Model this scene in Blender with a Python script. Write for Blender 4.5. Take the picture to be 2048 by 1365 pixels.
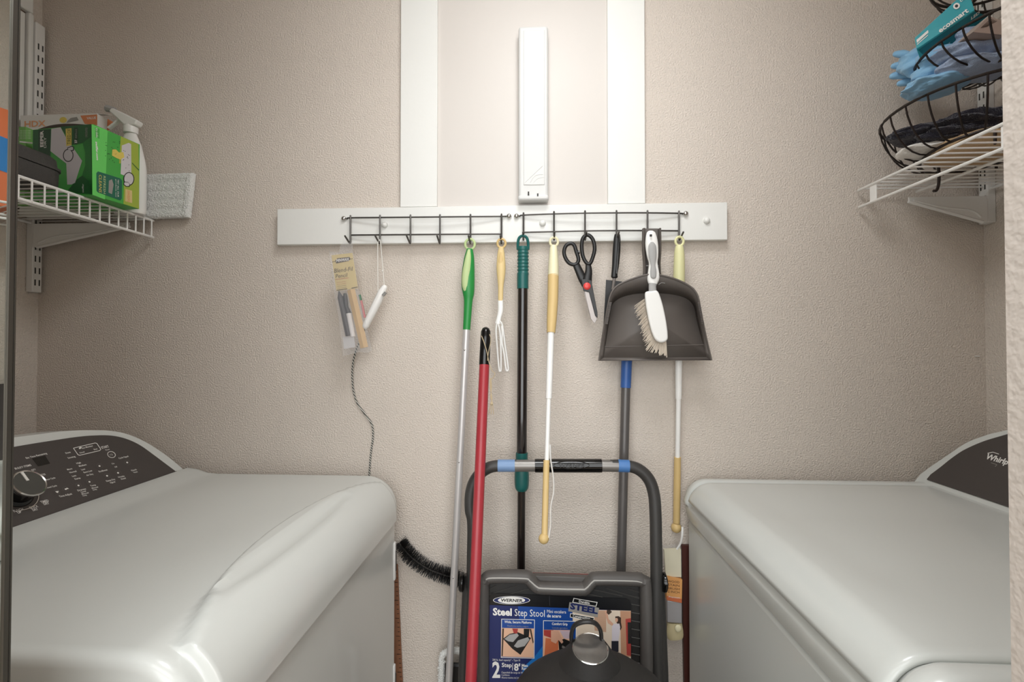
import bpy, bmesh, math, random
from mathutils import Vector, Matrix, noise

for _o in list(bpy.data.objects):
    bpy.data.objects.remove(_o)
SC = bpy.context.scene
COL = SC.collection
random.seed(7)
V = Vector
PI = math.pi

# ------------------------------------------------------------------ camera
F = 969.0                                   # focal length in pixels of the 2048 px frame
CAMP = V((0, 0, 1.24))
CROT = Matrix.Rotation(math.atan(50 / F), 3, 'Z') @ Matrix.Rotation(PI / 2 + math.atan(14.5 / F), 3, 'X')
cd = bpy.data.cameras.new('camera')
cd.sensor_width = 36.0
cd.lens = 36.0 * F / 2048
cd.clip_start = 0.02
cam = bpy.data.objects.new('camera', cd)
cam.location = CAMP
cam.rotation_euler = CROT.to_euler()
COL.objects.link(cam)
SC.camera = cam

# ------------------------------------------------------------------ world, light, exposure
w = bpy.data.worlds.new('world')
SC.world = w
w.use_nodes = True
w.node_tree.nodes['Background'].inputs[0].default_value = (0.9, 0.92, 1.0, 1)
w.node_tree.nodes['Background'].inputs[1].default_value = 0.3
LIGHT_ROOM = 7.4          # the laundry closet's ceiling lamp (W)
FILL_HALL = 14.0          # added overhead fill in the unseen hall behind the camera (W)
FILL_FRONT = 34.0        # added frontal fill from the hall's far end (W)
SC.view_settings.view_transform = 'Standard'
SC.view_settings.look = 'None'
SC.view_settings.gamma = 1
SC.view_settings.use_curve_mapping = False
SC.view_settings.exposure = 0.24


def area_light(name, loc, sx, sy, power, col, shape='RECTANGLE', rot=(0, 0, 0)):
    l = bpy.data.lights.new(name, 'AREA')
    l.shape = shape
    l.size = sx
    l.size_y = sy
    l.energy = power
    l.color = col
    o = bpy.data.objects.new(name, l)
    o.location = loc
    o.rotation_euler = rot
    COL.objects.link(o)
    return o


area_light('closet_lamp_light', (0.06, 0.56, 2.345), 0.46, 0.46, LIGHT_ROOM, (0.95, 0.98, 1.0), 'DISK')
area_light('hall_fill_light', (0.05, -0.75, 2.40), 1.5, 1.1, FILL_HALL, (0.94, 0.98, 1.0))  # added fill, shines down in the unseen hall
area_light('front_fill_light', (0.05, -1.66, 1.45), 2.4, 1.5, FILL_FRONT, (0.95, 0.98, 1.0), rot=(PI / 2, 0, 0))  # added fill, evens the light from behind the camera


# ------------------------------------------------------------------ pixel -> place
def ray(px, py):
    return CROT @ V(((px - 1024) / F, (682.5 - py) / F, -1))


def at(px, py, Y):
    d = ray(px, py)
    return CAMP + d * (Y / d.y)


def atx(px, py, X):
    d = ray(px, py)
    return CAMP + d * (X / d.x)


def atz(px, py, Z):
    d = ray(px, py)
    return CAMP + d * ((Z - CAMP.z) / d.z)


def onplane(px, py, P0, N):
    d = ray(px, py)
    return CAMP + d * ((P0 - CAMP).dot(N) / d.dot(N))


def S(Y):
    return Y / F


# ------------------------------------------------------------------ materials
MATS = {}


def lin(c):
    c /= 255.0
    return c / 12.92 if c <= 0.04045 else ((c + 0.055) / 1.055) ** 2.4


def mat(name, rgb, rough=0.5, metal=0.0, spec=0.5, bump=0.0, bscale=200.0, alpha=1.0, coat=0.0, var=0.0,
        vscale=20.0, trans=0.0, detail=2.0, bdist=0.002, sheen=0.0):
    if name in MATS:
        return MATS[name]
    m = bpy.data.materials.new(name)
    m.use_nodes = True
    nt = m.node_tree
    b = nt.nodes['Principled BSDF']
    col = (lin(rgb[0]), lin(rgb[1]), lin(rgb[2]), 1)
    b.inputs['Base Color'].default_value = col
    b.inputs['Roughness'].default_value = rough
    b.inputs['Metallic'].default_value = metal
    b.inputs['Specular IOR Level'].default_value = spec
    b.inputs['Alpha'].default_value = alpha
    b.inputs['Coat Weight'].default_value = coat
    b.inputs['Transmission Weight'].default_value = trans
    b.inputs['Sheen Weight'].default_value = sheen
    if bump > 0 or var > 0:
        tc = nt.nodes.new('ShaderNodeNewGeometry')
    if bump > 0:
        n = nt.nodes.new('ShaderNodeTexNoise')
        n.inputs['Scale'].default_value = bscale
        n.inputs['Detail'].default_value = detail
        nt.links.new(tc.outputs['Position'], n.inputs['Vector'])
        bp = nt.nodes.new('ShaderNodeBump')
        bp.inputs['Strength'].default_value = bump
        bp.inputs['Distance'].default_value = bdist
        nt.links.new(n.outputs['Fac'], bp.inputs['Height'])
        nt.links.new(bp.outputs['Normal'], b.inputs['Normal'])
    if var > 0:
        n2 = nt.nodes.new('ShaderNodeTexNoise')
        n2.inputs['Scale'].default_value = vscale
        n2.inputs['Detail'].default_value = 3
        nt.links.new(tc.outputs['Position'], n2.inputs['Vector'])
        mx = nt.nodes.new('ShaderNodeMixRGB')
        mx.inputs[1].default_value = tuple(max(0, c * (1 - var)) for c in col[:3]) + (1,)
        mx.inputs[2].default_value = tuple(min(1, c * (1 + var)) for c in col[:3]) + (1,)
        nt.links.new(n2.outputs['Fac'], mx.inputs[0])
        nt.links.new(mx.outputs[0], b.inputs['Base Color'])
    MATS[name] = m
    return m


def striped_cord():
    m = mat('striped_cord', (40, 40, 40), 0.7)
    nt = m.node_tree
    b = nt.nodes['Principled BSDF']
    g = nt.nodes.new('ShaderNodeNewGeometry')
    wv = nt.nodes.new('ShaderNodeTexWave')
    wv.inputs['Scale'].default_value = 90
    wv.bands_direction = 'DIAGONAL'
    nt.links.new(g.outputs['Position'], wv.inputs['Vector'])
    r = nt.nodes.new('ShaderNodeValToRGB')
    r.color_ramp.elements[0].position = 0.45
    r.color_ramp.elements[0].color = (0.012, 0.012, 0.012, 1)
    r.color_ramp.elements[1].position = 0.55
    r.color_ramp.elements[1].color = (0.6, 0.58, 0.52, 1)
    nt.links.new(wv.outputs['Fac'], r.inputs[0])
    nt.links.new(r.outputs[0], b.inputs['Base Color'])
    return m


WALL = mat('wall_paint', (214, 203, 192), 0.75, spec=0.25, bump=0.9, bscale=260, detail=1.5, bdist=0.003, var=0.03, vscale=5)
JAMB = mat('jamb_paint', (212, 201, 192), 0.75, spec=0.25, bump=0.45, bscale=170, detail=1.5, bdist=0.0025)
CEIL = mat('ceiling_paint', (235, 232, 226), 0.8, bump=0.4, bscale=120)
FLOOR = mat('floor_tile', (176, 160, 142), 0.4, var=0.08, vscale=8)
TRIM = mat('white_gloss_paint', (232, 231, 226), 0.48, bump=0.1, bscale=90)
PANEL = mat('panel_paint', (212, 205, 198), 0.5, bump=0.06, bscale=60)
APPL = mat('white_enamel', (211, 213, 209), 0.26, spec=0.5, coat=0.2)
APPLP = mat('white_plastic', (220, 219, 216), 0.55, spec=0.3)
CONS = mat('console_graphite', (70, 64, 62), 0.42, bump=0.1, bscale=900)
PRINTW = mat('print_white', (236, 233, 228), 0.6)
PRINTG = mat('print_grey', (150, 146, 140), 0.6)
BLACKP = mat('black_plastic', (26, 25, 25), 0.4)
BLACKG = mat('black_gloss', (14, 13, 13), 0.12)
DISPLAY = mat('display_black', (20, 16, 14), 0.15)
CHROME = mat('chrome', (205, 203, 200), 0.16, metal=1)
ALU = mat('brushed_aluminium', (206, 202, 200), 0.38, metal=0.4)
WIRE = mat('dark_steel_wire', (92, 89, 86), 0.4, metal=0.7)
WWIRE = mat('white_vinyl_wire', (238, 236, 232), 0.35)
WMETAL = mat('white_powder_metal', (232, 230, 226), 0.4)
SLOT = mat('slot_dark', (60, 58, 55), 0.8)
GREEN = mat('green_grip', (36, 138, 62), 0.4)
PALEG = mat('pale_green_rubber', (190, 208, 150), 0.6)
TEAL = mat('dark_teal_plastic', (22, 92, 88), 0.38)
BLKPOLE = mat('black_enamel_pole', (28, 22, 20), 0.14, coat=0.5)
CREAM = mat('cream_plastic', (234, 226, 190), 0.4)
YCREAM = mat('pale_yellow_plastic', (226, 222, 170), 0.4)
TAN = mat('tan_plastic', (214, 184, 126), 0.45)
WHITEP = mat('white_tool_plastic', (240, 238, 234), 0.35)
RED = mat('red_pole', (168, 52, 60), 0.32, var=0.12, vscale=30)
GREYPOLE = mat('grey_pole', (98, 94, 92), 0.35, metal=0.3)
BLUEP = mat('blue_plastic', (50, 92, 158), 0.4)
STOOLM = mat('stool_charcoal_tube', (58, 56, 54), 0.45, bump=0.25, bscale=700, bdist=0.0005)
STOOLG = mat('stool_grey_tube', (138, 134, 130), 0.35, metal=0.5)
STOOLP = mat('stool_plastic', (84, 80, 77), 0.5, bump=0.3, bscale=600, bdist=0.0006)
DUSTP = mat('dustpan_grey', (98, 91, 86), 0.5)
BRIST = mat('beige_bristles', (232, 220, 204), 0.8)
GRUB = mat('grey_rubber', (166, 164, 162), 0.6)
TWINE = mat('twine', (196, 178, 146), 0.9)
STRING = mat('white_string', (228, 224, 216), 0.9)
CLEAR = mat('clear_plastic', (235, 235, 238), 0.12, alpha=0.09, spec=0.8)
WOODT = mat('tan_wood', (200, 164, 112), 0.6, var=0.12, vscale=60)
WOODB = mat('brown_wood', (136, 92, 66), 0.6, var=0.2, vscale=60)
DKWOOD = mat('dark_red_wood', (72, 32, 24), 0.5)
CARD = mat('tan_card', (206, 184, 128), 0.6)
ORANGEC = mat('orange_card', (222, 160, 96), 0.6)
BOXG = mat('carton_green', (70, 168, 70), 0.4)
BOXGD = mat('carton_dark_green', (30, 92, 44), 0.4)
BOXGY = mat('carton_yellow_green', (160, 178, 66), 0.4)
BOXGL = mat('carton_light_green', (104, 208, 98), 0.4)
BOXW = mat('carton_white', (226, 222, 216), 0.5)
BOXO = mat('carton_orange', (216, 132, 84), 0.5)
TEALB = mat('carton_teal', (54, 164, 176), 0.35)
TEALD = mat('carton_dark_teal', (12, 110, 122), 0.35)
BROWNB = mat('carton_brown_grey', (176, 156, 144), 0.6)
CASE = mat('speckled_black_case', (62, 60, 58), 0.55, bump=0.8, bscale=500, bdist=0.001, var=0.35, vscale=700)
BWIRE = mat('bronze_wire', (40, 32, 28), 0.4, metal=0.4)
CLOTHB = mat('light_blue_cloth', (138, 186, 220), 0.9, bump=0.5, bscale=500, bdist=0.001, sheen=0.3)
CLOTHG = mat('grey_blue_towel', (158, 174, 200), 0.95, bump=0.9, bscale=420, bdist=0.002, sheen=0.3)
CLOTHD = mat('dark_navy_knit', (26, 24, 38), 0.95, bump=1.0, bscale=340, bdist=0.004, sheen=0.3)
CLOTHT = mat('tan_cloth', (190, 160, 124), 0.95, bump=0.6, bscale=300, bdist=0.002)
CLOTHW = mat('white_cloth', (222, 218, 212), 0.95, bump=0.6, bscale=300, bdist=0.002)
PADM = mat('white_chenille', (240, 240, 236), 0.95, bump=1.0, bscale=360, bdist=0.004, sheen=0.2)
BLUE = mat('label_blue', (24, 70, 146), 0.35)
NAVY = mat('label_navy', (26, 38, 92), 0.35)
BLUEL = mat('label_bright_blue', (28, 112, 186), 0.35)
SKIN = mat('print_skin', (214, 164, 138), 0.5)
PRORANGE = mat('print_orange', (204, 110, 70), 0.5)
PRCREAM = mat('print_cream', (224, 206, 186), 0.5)
PRRED = mat('print_red', (170, 60, 54), 0.5)
PRYEL = mat('print_yellow', (222, 200, 96), 0.5)
REDDOT = mat('red_pivot', (220, 70, 66), 0.35)
STEEL = mat('steel_blade', (168, 160, 156), 0.42, metal=0.6)
BLACKM = mat('black_matte', (34, 31, 29), 0.7, bump=0.3, bscale=500, bdist=0.0006)
GLASSY = mat('smoked_cap', (112, 108, 104), 0.16, metal=0.55, var=0.2, vscale=90)
MIRROR = mat('mirror_glass', (232, 236, 232), 0.01, metal=1)
MFRAME = mat('mirror_edge_metal', (96, 92, 86), 0.3, metal=0.8)
DOORM = mat('door_white', (232, 230, 224), 0.4)
LAMPG = mat('lamp_glass', (245, 240, 230), 0.4)
DETORANGE = mat('pouch_orange', (222, 120, 76), 0.35)
DETBLUE = mat('pouch_blue', (50, 128, 196), 0.35)
CORD = striped_cord()
BRUSHB = mat('black_nylon_bristles', (26, 24, 23), 0.5)


# ------------------------------------------------------------------ mesh builder
WLOC = {}


def smoothp(pts, n=6, closed=False):
    P = [V(p) for p in pts]
    out = []
    k = len(P)
    rng = k if closed else k - 1
    for i in range(rng):
        if closed:
            a, b, c, d = P[(i - 1) % k], P[i], P[(i + 1) % k], P[(i + 2) % k]
        else:
            a = P[i - 1] if i > 0 else P[i] * 2 - P[i + 1]
            b, c = P[i], P[i + 1]
            d = P[i + 2] if i + 2 < k else P[i + 1] * 2 - P[i]
        for j in range(n):
            t = j / n
            out.append(0.5 * (2 * b + (c - a) * t + (2 * a - 5 * b + 4 * c - d) * t * t + (3 * b - a - 3 * c + d) * t ** 3))
    if not closed:
        out.append(P[-1].copy())
    return out


class MB:
    def __init__(s):
        s.v = []
        s.f = []
        s.m = []
        s.mi = 0

    def add(s, vs, fs):
        o = len(s.v)
        s.v += [V(p) for p in vs]
        for f in fs:
            s.f.append([i + o for i in f])
            s.m.append(s.mi)
        return s

    def box(s, x0, x1, y0, y1, z0, z1):
        return s.add([(x0, y0, z0), (x1, y0, z0), (x1, y1, z0), (x0, y1, z0), (x0, y0, z1), (x1, y0, z1), (x1, y1, z1), (x0, y1, z1)],
                     [(3, 2, 1, 0), (4, 5, 6, 7), (0, 1, 5, 4), (1, 2, 6, 5), (2, 3, 7, 6), (3, 0, 4, 7)])

    def obox(s, c, a, b, d):
        c = V(c)
        vs = [c + a * i + b * j + d * k for k in (-1, 1) for (i, j) in ((-1, -1), (1, -1), (1, 1), (-1, 1))]
        return s.add(vs, [(3, 2, 1, 0), (4, 5, 6, 7), (0, 1, 5, 4), (1, 2, 6, 5), (2, 3, 7, 6), (3, 0, 4, 7)])

    def loft(s, rings, cap=True, closed=False):
        n = len(rings[0])
        vs = [p for r in rings for p in r]
        fs = []
        k = len(rings)
        for i in range(k if closed else k - 1):
            a, b = i * n, ((i + 1) % k) * n
            for j in range(n):
                j2 = (j + 1) % n
                fs.append((a + j, a + j2, b + j2, b + j))
        if cap and not closed:
            fs.append(tuple(range(n - 1, -1, -1)))
            fs.append(tuple(range((k - 1) * n, k * n)))
        return s.add(vs, fs)

    def tube(s, path, r, seg=8, sq=1.0, closed=False, cap=True, ref=None, dome=False):
        P = [V(p) for p in path]
        k = len(P)
        rr = list(r) if isinstance(r, (list, tuple)) else [r] * k
        if dome and not closed:                     # rounded ends
            t0 = (P[0] - P[1]).normalized()
            t1 = (P[-1] - P[-2]).normalized()
            r0, r1 = rr[0], rr[-1]
            P = [P[0] + t0 * r0 * 0.95, P[0] + t0 * r0 * 0.7] + P + [P[-1] + t1 * r1 * 0.7, P[-1] + t1 * r1 * 0.95]
            rr = [r0 * 0.25, r0 * 0.7] + rr + [r1 * 0.7, r1 * 0.25]
            k = len(P)
        rings = []
        for i in range(k):
            if closed:
                t = P[(i + 1) % k] - P[i - 1]
            else:
                t = P[min(i + 1, k - 1)] - P[max(i - 1, 0)]
            t.normalize()
            D = V(ref) if ref else V((0, 1, 0))
            if abs(t.dot(D)) > 0.95:
                D = V((0, 0, 1)) if abs(t.z) < 0.9 else V((1, 0, 0))
            sd = t.cross(D).normalized()
            up = sd.cross(t).normalized()
            rings.append([P[i] + sd * rr[i] * math.cos(2 * PI * j / seg) + up * rr[i] * sq * math.sin(2 * PI * j / seg) for j in range(seg)])
        return s.loft(rings, cap, closed)

    def prism(s, poly, off):
        n = len(poly)
        P = [V(p) for p in poly]
        Q = [p + V(off) for p in P]
        fs = [tuple(range(n)), tuple(range(2 * n - 1, n - 1, -1))]
        for i in range(n):
            j = (i + 1) % n
            fs.append((j, i, n + i, n + j))
        return s.add(P + Q, fs)

    def grid(s, rows):
        n = len(rows[0])
        fs = []
        for i in range(len(rows) - 1):
            for j in range(n - 1):
                fs.append((i * n + j, i * n + j + 1, (i + 1) * n + j + 1, (i + 1) * n + j))
        return s.add([p for r in rows for p in r], fs)

    def lathe(s, base, axis, prof, seg=24, cap=True):
        axis = V(axis).normalized()
        a = axis.orthogonal().normalized()
        b = axis.cross(a)
        rings = [[V(base) + axis * h + (a * math.cos(2 * PI * j / seg) + b * math.sin(2 * PI * j / seg)) * r for j in range(seg)] for (r, h) in prof]
        return s.loft(rings, cap)

    def squash_y(s, yc, k):
        for p in s.v:
            p.y = yc + (p.y - yc) * k
        return s

    def sphere(s, c, r, seg=12, rings=8):
        rx, ry, rz = r if isinstance(r, (tuple, list)) else (r, r, r)
        rs = []
        for i in range(1, rings):
            th = PI * i / rings
            rs.append([V(c) + V((rx * math.sin(th) * math.cos(2 * PI * j / seg), ry * math.sin(th) * math.sin(2 * PI * j / seg), rz * math.cos(th))) for j in range(seg)])
        return s.loft(rs)

    def build(s, name, mats, parent=None, smooth=True, bevel=0, angle=40, segs=2, label=None, kind=None, solid=0, recalc=True):
        me = bpy.data.meshes.new(name)
        if not isinstance(mats, (list, tuple)):
            mats = [mats]
        xs = [p.x for p in s.v]
        ys = [p.y for p in s.v]
        zs = [p.z for p in s.v]
        c = V(((min(xs) + max(xs)) / 2, (min(ys) + max(ys)) / 2, min(zs)))
        me.from_pydata([p - c for p in s.v], [], s.f)
        for mm in mats:
            me.materials.append(mm)
        for i, p in enumerate(me.polygons):
            p.material_index = s.m[i]
            p.use_smooth = smooth
        if recalc:
            bm = bmesh.new()
            bm.from_mesh(me)
            bmesh.ops.recalc_face_normals(bm, faces=bm.faces)
            bm.to_mesh(me)
            bm.free()
        if smooth:
            me.set_sharp_from_angle(angle=math.radians(angle))
        me.update()
        o = bpy.data.objects.new(name, me)
        COL.objects.link(o)
        WLOC[o] = c
        if parent:
            o.parent = parent
            o.location = c - WLOC[parent]
        else:
            o.location = c
        if solid:
            md = o.modifiers.new('solid', 'SOLIDIFY')
            md.thickness = solid
            md.offset = 0
        if bevel:
            md = o.modifiers.new('bevel', 'BEVEL')
            md.width = bevel
            md.segments = segs
            md.limit_method = 'ANGLE'
            md.angle_limit = math.radians(35)
        if label:
            o['label'] = label
        if kind:
            o['kind'] = kind
        return o


def tag(o, label, cat, group=None):
    o['label'] = label
    o['category'] = cat
    if group:
        o['group'] = group
    return o


def thing(name, label, cat, loc, group=None):
    o = bpy.data.objects.new(name, None)
    o.empty_display_size = 0.05
    o.location = V(loc)
    COL.objects.link(o)
    WLOC[o] = V(loc)
    return tag(o, label, cat, group)


def structure(o):
    o['kind'] = 'structure'
    return o


_TC = {}


def text2d(body, bold=0.0, shear=0.0):
    key = (body, bold, shear)
    if key in _TC:
        return _TC[key]
    cu = bpy.data.curves.new('t', 'FONT')
    cu.body = body
    cu.size = 1.0
    cu.resolution_u = 2
    cu.offset = bold
    cu.shear = shear
    ob = bpy.data.objects.new('t', cu)
    COL.objects.link(ob)
    dg = bpy.context.evaluated_depsgraph_get()
    me = bpy.data.meshes.new_from_object(ob.evaluated_get(dg))
    vs = [(v.co.x, v.co.y) for v in me.vertices]
    fs = [tuple(p.vertices) for p in me.polygons]
    bpy.data.objects.remove(ob)
    bpy.data.curves.remove(cu)
    bpy.data.meshes.remove(me)
    if vs:
        x0 = min(v[0] for v in vs)
        vs = [(v[0] - x0, v[1]) for v in vs]
        wd = max(v[0] for v in vs)
    else:
        wd = 1
    _TC[key] = (vs, fs, wd)
    return _TC[key]


class Print:
    """flat ink lying on a real plane; drawn in picture coordinates, each layer a hair prouder"""

    def __init__(s, P0, N, lift=0.0004, step=0.00012):
        s.P0, s.N = V(P0), V(N).normalized()
        if s.N.dot(CAMP - s.P0) < 0:
            s.N = -s.N
        s.mb = MB()
        s.mats = []
        s.lift = lift
        s.step = step

    def _mi(s, m):
        if m not in s.mats:
            s.mats.append(m)
        s.mb.mi = s.mats.index(m)

    def pt(s, x, y, layer):
        return onplane(x, y, s.P0 + s.N * (s.lift + s.step * layer), s.N)

    def poly(s, pts, m, layer=0):
        s._mi(m)
        s.mb.add([s.pt(x, y, layer) for x, y in pts], [tuple(range(len(pts)))])

    def ell(s, cx, cy, rx, ry, m, layer=0, n=28, rot=0):
        c, q = math.cos(rot), math.sin(rot)
        s.poly([(cx + rx * math.cos(a) * c - ry * math.sin(a) * q, cy + rx * math.cos(a) * q + ry * math.sin(a) * c)
                for a in [2 * PI * i / n for i in range(n)]], m, layer)

    def line(s, pts, wd, m, layer=0):
        for (x0, y0), (x1, y1) in zip(pts, pts[1:]):
            dx, dy = x1 - x0, y1 - y0
            L = math.hypot(dx, dy) or 1
            nx, ny = -dy / L * wd / 2, dx / L * wd / 2
            s.poly([(x0 + nx, y0 + ny), (x1 + nx, y1 + ny), (x1 - nx, y1 - ny), (x0 - nx, y0 - ny)], m, layer)

    def text(s, body, x, y, width, m, layer=2, ux=(1, 0), uy=(0, -1), height=None, bold=0.0, shear=0.0):
        """x,y = baseline start; width = drawn width; height = cap height (px)"""
        vs, fs, wd = text2d(body, bold, shear)
        if not vs:
            return
        k = width / wd
        kh = (height / 0.69) if height else k
        s._mi(m)
        s.mb.add([s.pt(x + ux[0] * k * a + uy[0] * kh * b, y + ux[1] * k * a + uy[1] * kh * b, layer) for a, b in vs], fs)

    def build(s, name, parent, label=None):
        o = s.mb.build(name, s.mats, parent, smooth=False, recalc=False, label=label)
        return o


def nz(p, sc=1.0, seed=0.0):
    return noise.noise(V(p) * sc + V((seed * 7.3, seed * 3.1, seed * 5.7)))


def sstep(a, b, x):
    t = max(0.0, min(1.0, (x - a) / (b - a)))
    return t * t * (3 - 2 * t)


YW = 1.25
XL = at(75, 700, YW).x
XR = at(1971, 700, YW).x
ZC = 2.45
BASE_DROP = 0.0

# ------------------------------------------------------------------ the room
def slab(name, x0, x1, y0, y1, z0, z1, m):
    return structure(MB().box(x0, x1, y0, y1, z0, z1).build(name, m, smooth=False))


slab('floor', -1.75, 1.75, -1.7, 1.4, -0.1, 0.0, FLOOR)
slab('ceiling', -1.75, 1.75, -1.7, 1.4, ZC, ZC + 0.1, CEIL)
slab('wall_back', -1.75, 1.75, YW, YW + 0.1, 0, ZC, WALL)
slab('wall_left', XL - 0.1, XL, 0.40, YW, 0, ZC, WALL)
slab('wall_right', XR, XR + 0.1, 0.40, YW, 0, ZC, WALL)
JX = at(1998, 700, 0.40).x
slab('wall_front_right', JX, 1.75, 0.28, 0.40, 0, ZC, JAMB).modifiers.new('b', 'BEVEL').width = 0.006
slab('wall_front_left', -1.75, -0.455, 0.28, 0.40, 0, ZC, JAMB)
slab('wall_front_above', -0.455, JX, 0.28, 0.40, 2.16, ZC, JAMB)
slab('wall_hall_left', -1.75, -1.65, -1.7, 0.28, 0, ZC, WALL)
slab('wall_hall_right', 1.65, 1.75, -1.7, 0.28, 0, ZC, WALL)
slab('wall_hall_back', -1.75, 1.75, -1.8, -1.7, 0, ZC, WALL)

# added window behind the camera: frame and pane round the front fill
wn = structure(thing('added_window', 'added window shape behind the camera for the frontal fill light', 'window', (0.05, -1.69, 0.66)))
del wn['category']
for x0_, x1_, z0_, z1_ in ((-1.22, 1.32, 2.2, 2.26), (-1.22, 1.32, 0.64, 0.70), (-1.22, -1.16, 0.64, 2.26), (1.26, 1.32, 0.64, 2.26)):
    MB().box(x0_, x1_, -1.699, -1.67, z0_, z1_).build('added_frame_bar', TRIM, wn, smooth=False)
MB().box(-1.16, 1.26, -1.699, -1.685, 0.70, 2.20).build('added_pane', mat('added_window_pane', (222, 230, 236), 0.1), wn, smooth=False)

# closet ceiling lamp, then an added housing for the hall fill
l = thing('ceiling_lamp', 'round white ceiling lamp above the gap between washer and dryer', 'lamp', (0.06, 0.56, 2.36))
MB().lathe((0.06, 0.56, 2.36), (0, 0, 1), [(0.245, 0), (0.255, 0.02), (0.255, 0.05), (0.2, 0.089)], 32).build('housing', WMETAL, l)
MB().lathe((0.06, 0.56, 2.352), (0, 0, 1), [(0.225, 0), (0.235, 0.004), (0.235, 0.008)], 32).build('diffuser', LAMPG, l)
l = thing('hall_fill_panel', 'added flat ceiling panel housing the fill light in the unseen hall', 'lamp', (0.05, -0.75, 2.42))
MB().box(-0.72, 0.82, -1.32, -0.18, 2.42, 2.449).build('frame', WMETAL, l, bevel=0.004)

# mirrored door folded open on the left of the opening
HN = V((1.0, -0.20, 0)).normalized()
HD = V((-HN.y, HN.x, 0))
if HD.y > 0:
    HD = -HD
HP = at(21, 700, 0.362)
HP.z = 0
md = thing('mirror_door', 'mirror door with narrow dark metal edge opened beside the camera', 'door', HP + HD * 0.34)
c = HP + HD * 0.3367
MB().obox(c - HN * 0.0225 + V((0, 0, 1.07)), HD * 0.335, HN * 0.016, V((0, 0, 1.055))).build('door_leaf', DOORM, md, smooth=False)
MB().obox(c - HN * 0.004 + V((0, 0, 1.07)), HD * 0.335, HN * 0.002, V((0, 0, 1.05))).build('mirror', MIRROR, md, smooth=False)
e = MB()
e.obox(HP - HN * 0.0012 + V((0, 0, 1.07)), HD * 0.0016, HN * 0.0012, V((0, 0, 1.055)))
e.obox(HP - HN * 0.0014 - HD * 0.0023 + V((0, 0, 1.07)), HD * 0.0005, HN * 0.0020, V((0, 0, 1.055)))
e.build('edge_strip', MFRAME, md, smooth=False)

# ------------------------------------------------------------------ white panel and boards on the back wall
ztop = 2.32
wp = thing('wall_panel', 'flat white panel framed by two upright white boards on the wall', 'panel', at(1045, 412, YW - 0.004))
zb = at(1045, 411, YW - 0.012).z
xa, xb = at(873, 200, YW).x, at(1214, 200, YW).x
MB().box(xa - 0.01, xb + 0.01, YW - 0.005, YW - 0.0003, zb, ztop).build('panel', PANEL, wp, smooth=False)
for (p0, p1) in ((801, 874.5), (1215, 1290)):
    MB().box(at(p0, 200, YW - 0.014).x, at(p1, 200, YW - 0.014).x, YW - 0.014, YW - 0.0003, zb, ztop).build('stile', TRIM, wp, bevel=0.0012)

hb = thing('hook_board', 'long horizontal white board carrying two wire hook racks', 'board', at(1005, 486, YW - 0.02))
YB = YW - 0.020
c0, c1 = at(554, 453, YB), at(1455, 444, YB)
z0 = (at(554, 489, YB).z + at(1455, 481, YB).z) / 2
z1 = (at(554, 417, YB).z + at(1455, 406, YB).z) / 2
MB().box(c0.x, c1.x, YB, YW - 0.0003, z0, z1).build('board', TRIM, hb, bevel=0.0015)
for px, py in ((770, 450), (1085, 447), (1413, 442)):
    p = at(px, py, YB)
    MB().lathe(p, (0, -1, 0), [(0.0082, 0), (0.0082, 0.003), (0.006, 0.0065), (0.0025, 0.0085)], 14).build('screw_cap', TRIM, hb)

# long plastic case
YC = YW - 0.037
bc = thing('plastic_case', 'long narrow white plastic case mounted upright on the white panel', 'case', at(1066, 404, YC))
p0, p1 = at(1037, 404, YC), at(1096, 50, YC)
cm = MB().box(p0.x, p1.x, YC, YW - 0.005, p0.z + 0.006, p1.z)
cm.build('body', APPLP, bc, bevel=0.007, segs=3)
f0, f1 = at(1047, 371, YC), at(1089, 60, YC)
MB().box(f0.x, f1.x, YC - 0.0016, YC + 0.003, f0.z, f1.z).build('face_plate', APPLP, bc, bevel=0.0014)
cap = MB()
q0, q1 = at(1036, 405, YC), at(1097, 393, YC)
cap.box(q0.x, q1.x, YC - 0.004, YW - 0.006, q0.z + 0.004, q1.z + 0.004)
cap.build('end_cap', APPLP, bc, bevel=0.005)
em = MB()
YE = YC - 0.0016
em.tube([at(1049, 366, YE), at(1085, 332, YE)], 0.0009, 6)
em.tube([at(p[0], p[1], YE) for p in ((1049, 369), (1062, 369.5), (1085, 369))], 0.0005, 6)
em.tube(smoothp([at(p[0], p[1], YE) for p in ((1060, 366), (1066, 356), (1074, 350), (1086, 349))]), 0.0009, 6)
em.tube(smoothp([at(p[0], p[1], YE) for p in ((1066, 367), (1073, 359), (1080, 356), (1087, 355))]), 0.0007, 6)
em.build('embossed_mark', APPLP, bc)
for px, py, hw, hh in ((1057, 387, 1.4, 3.6), (1075.5, 390, 1.4, 2.8)):
    p = at(px, py, YC - 0.0042)
    MB().box(p.x - hw * S(YC), p.x + hw * S(YC), YC - 0.0048, YC - 0.0035, p.z - hh * S(YC), p.z + hh * S(YC)).build('slot', SLOT, bc, smooth=False)


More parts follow.
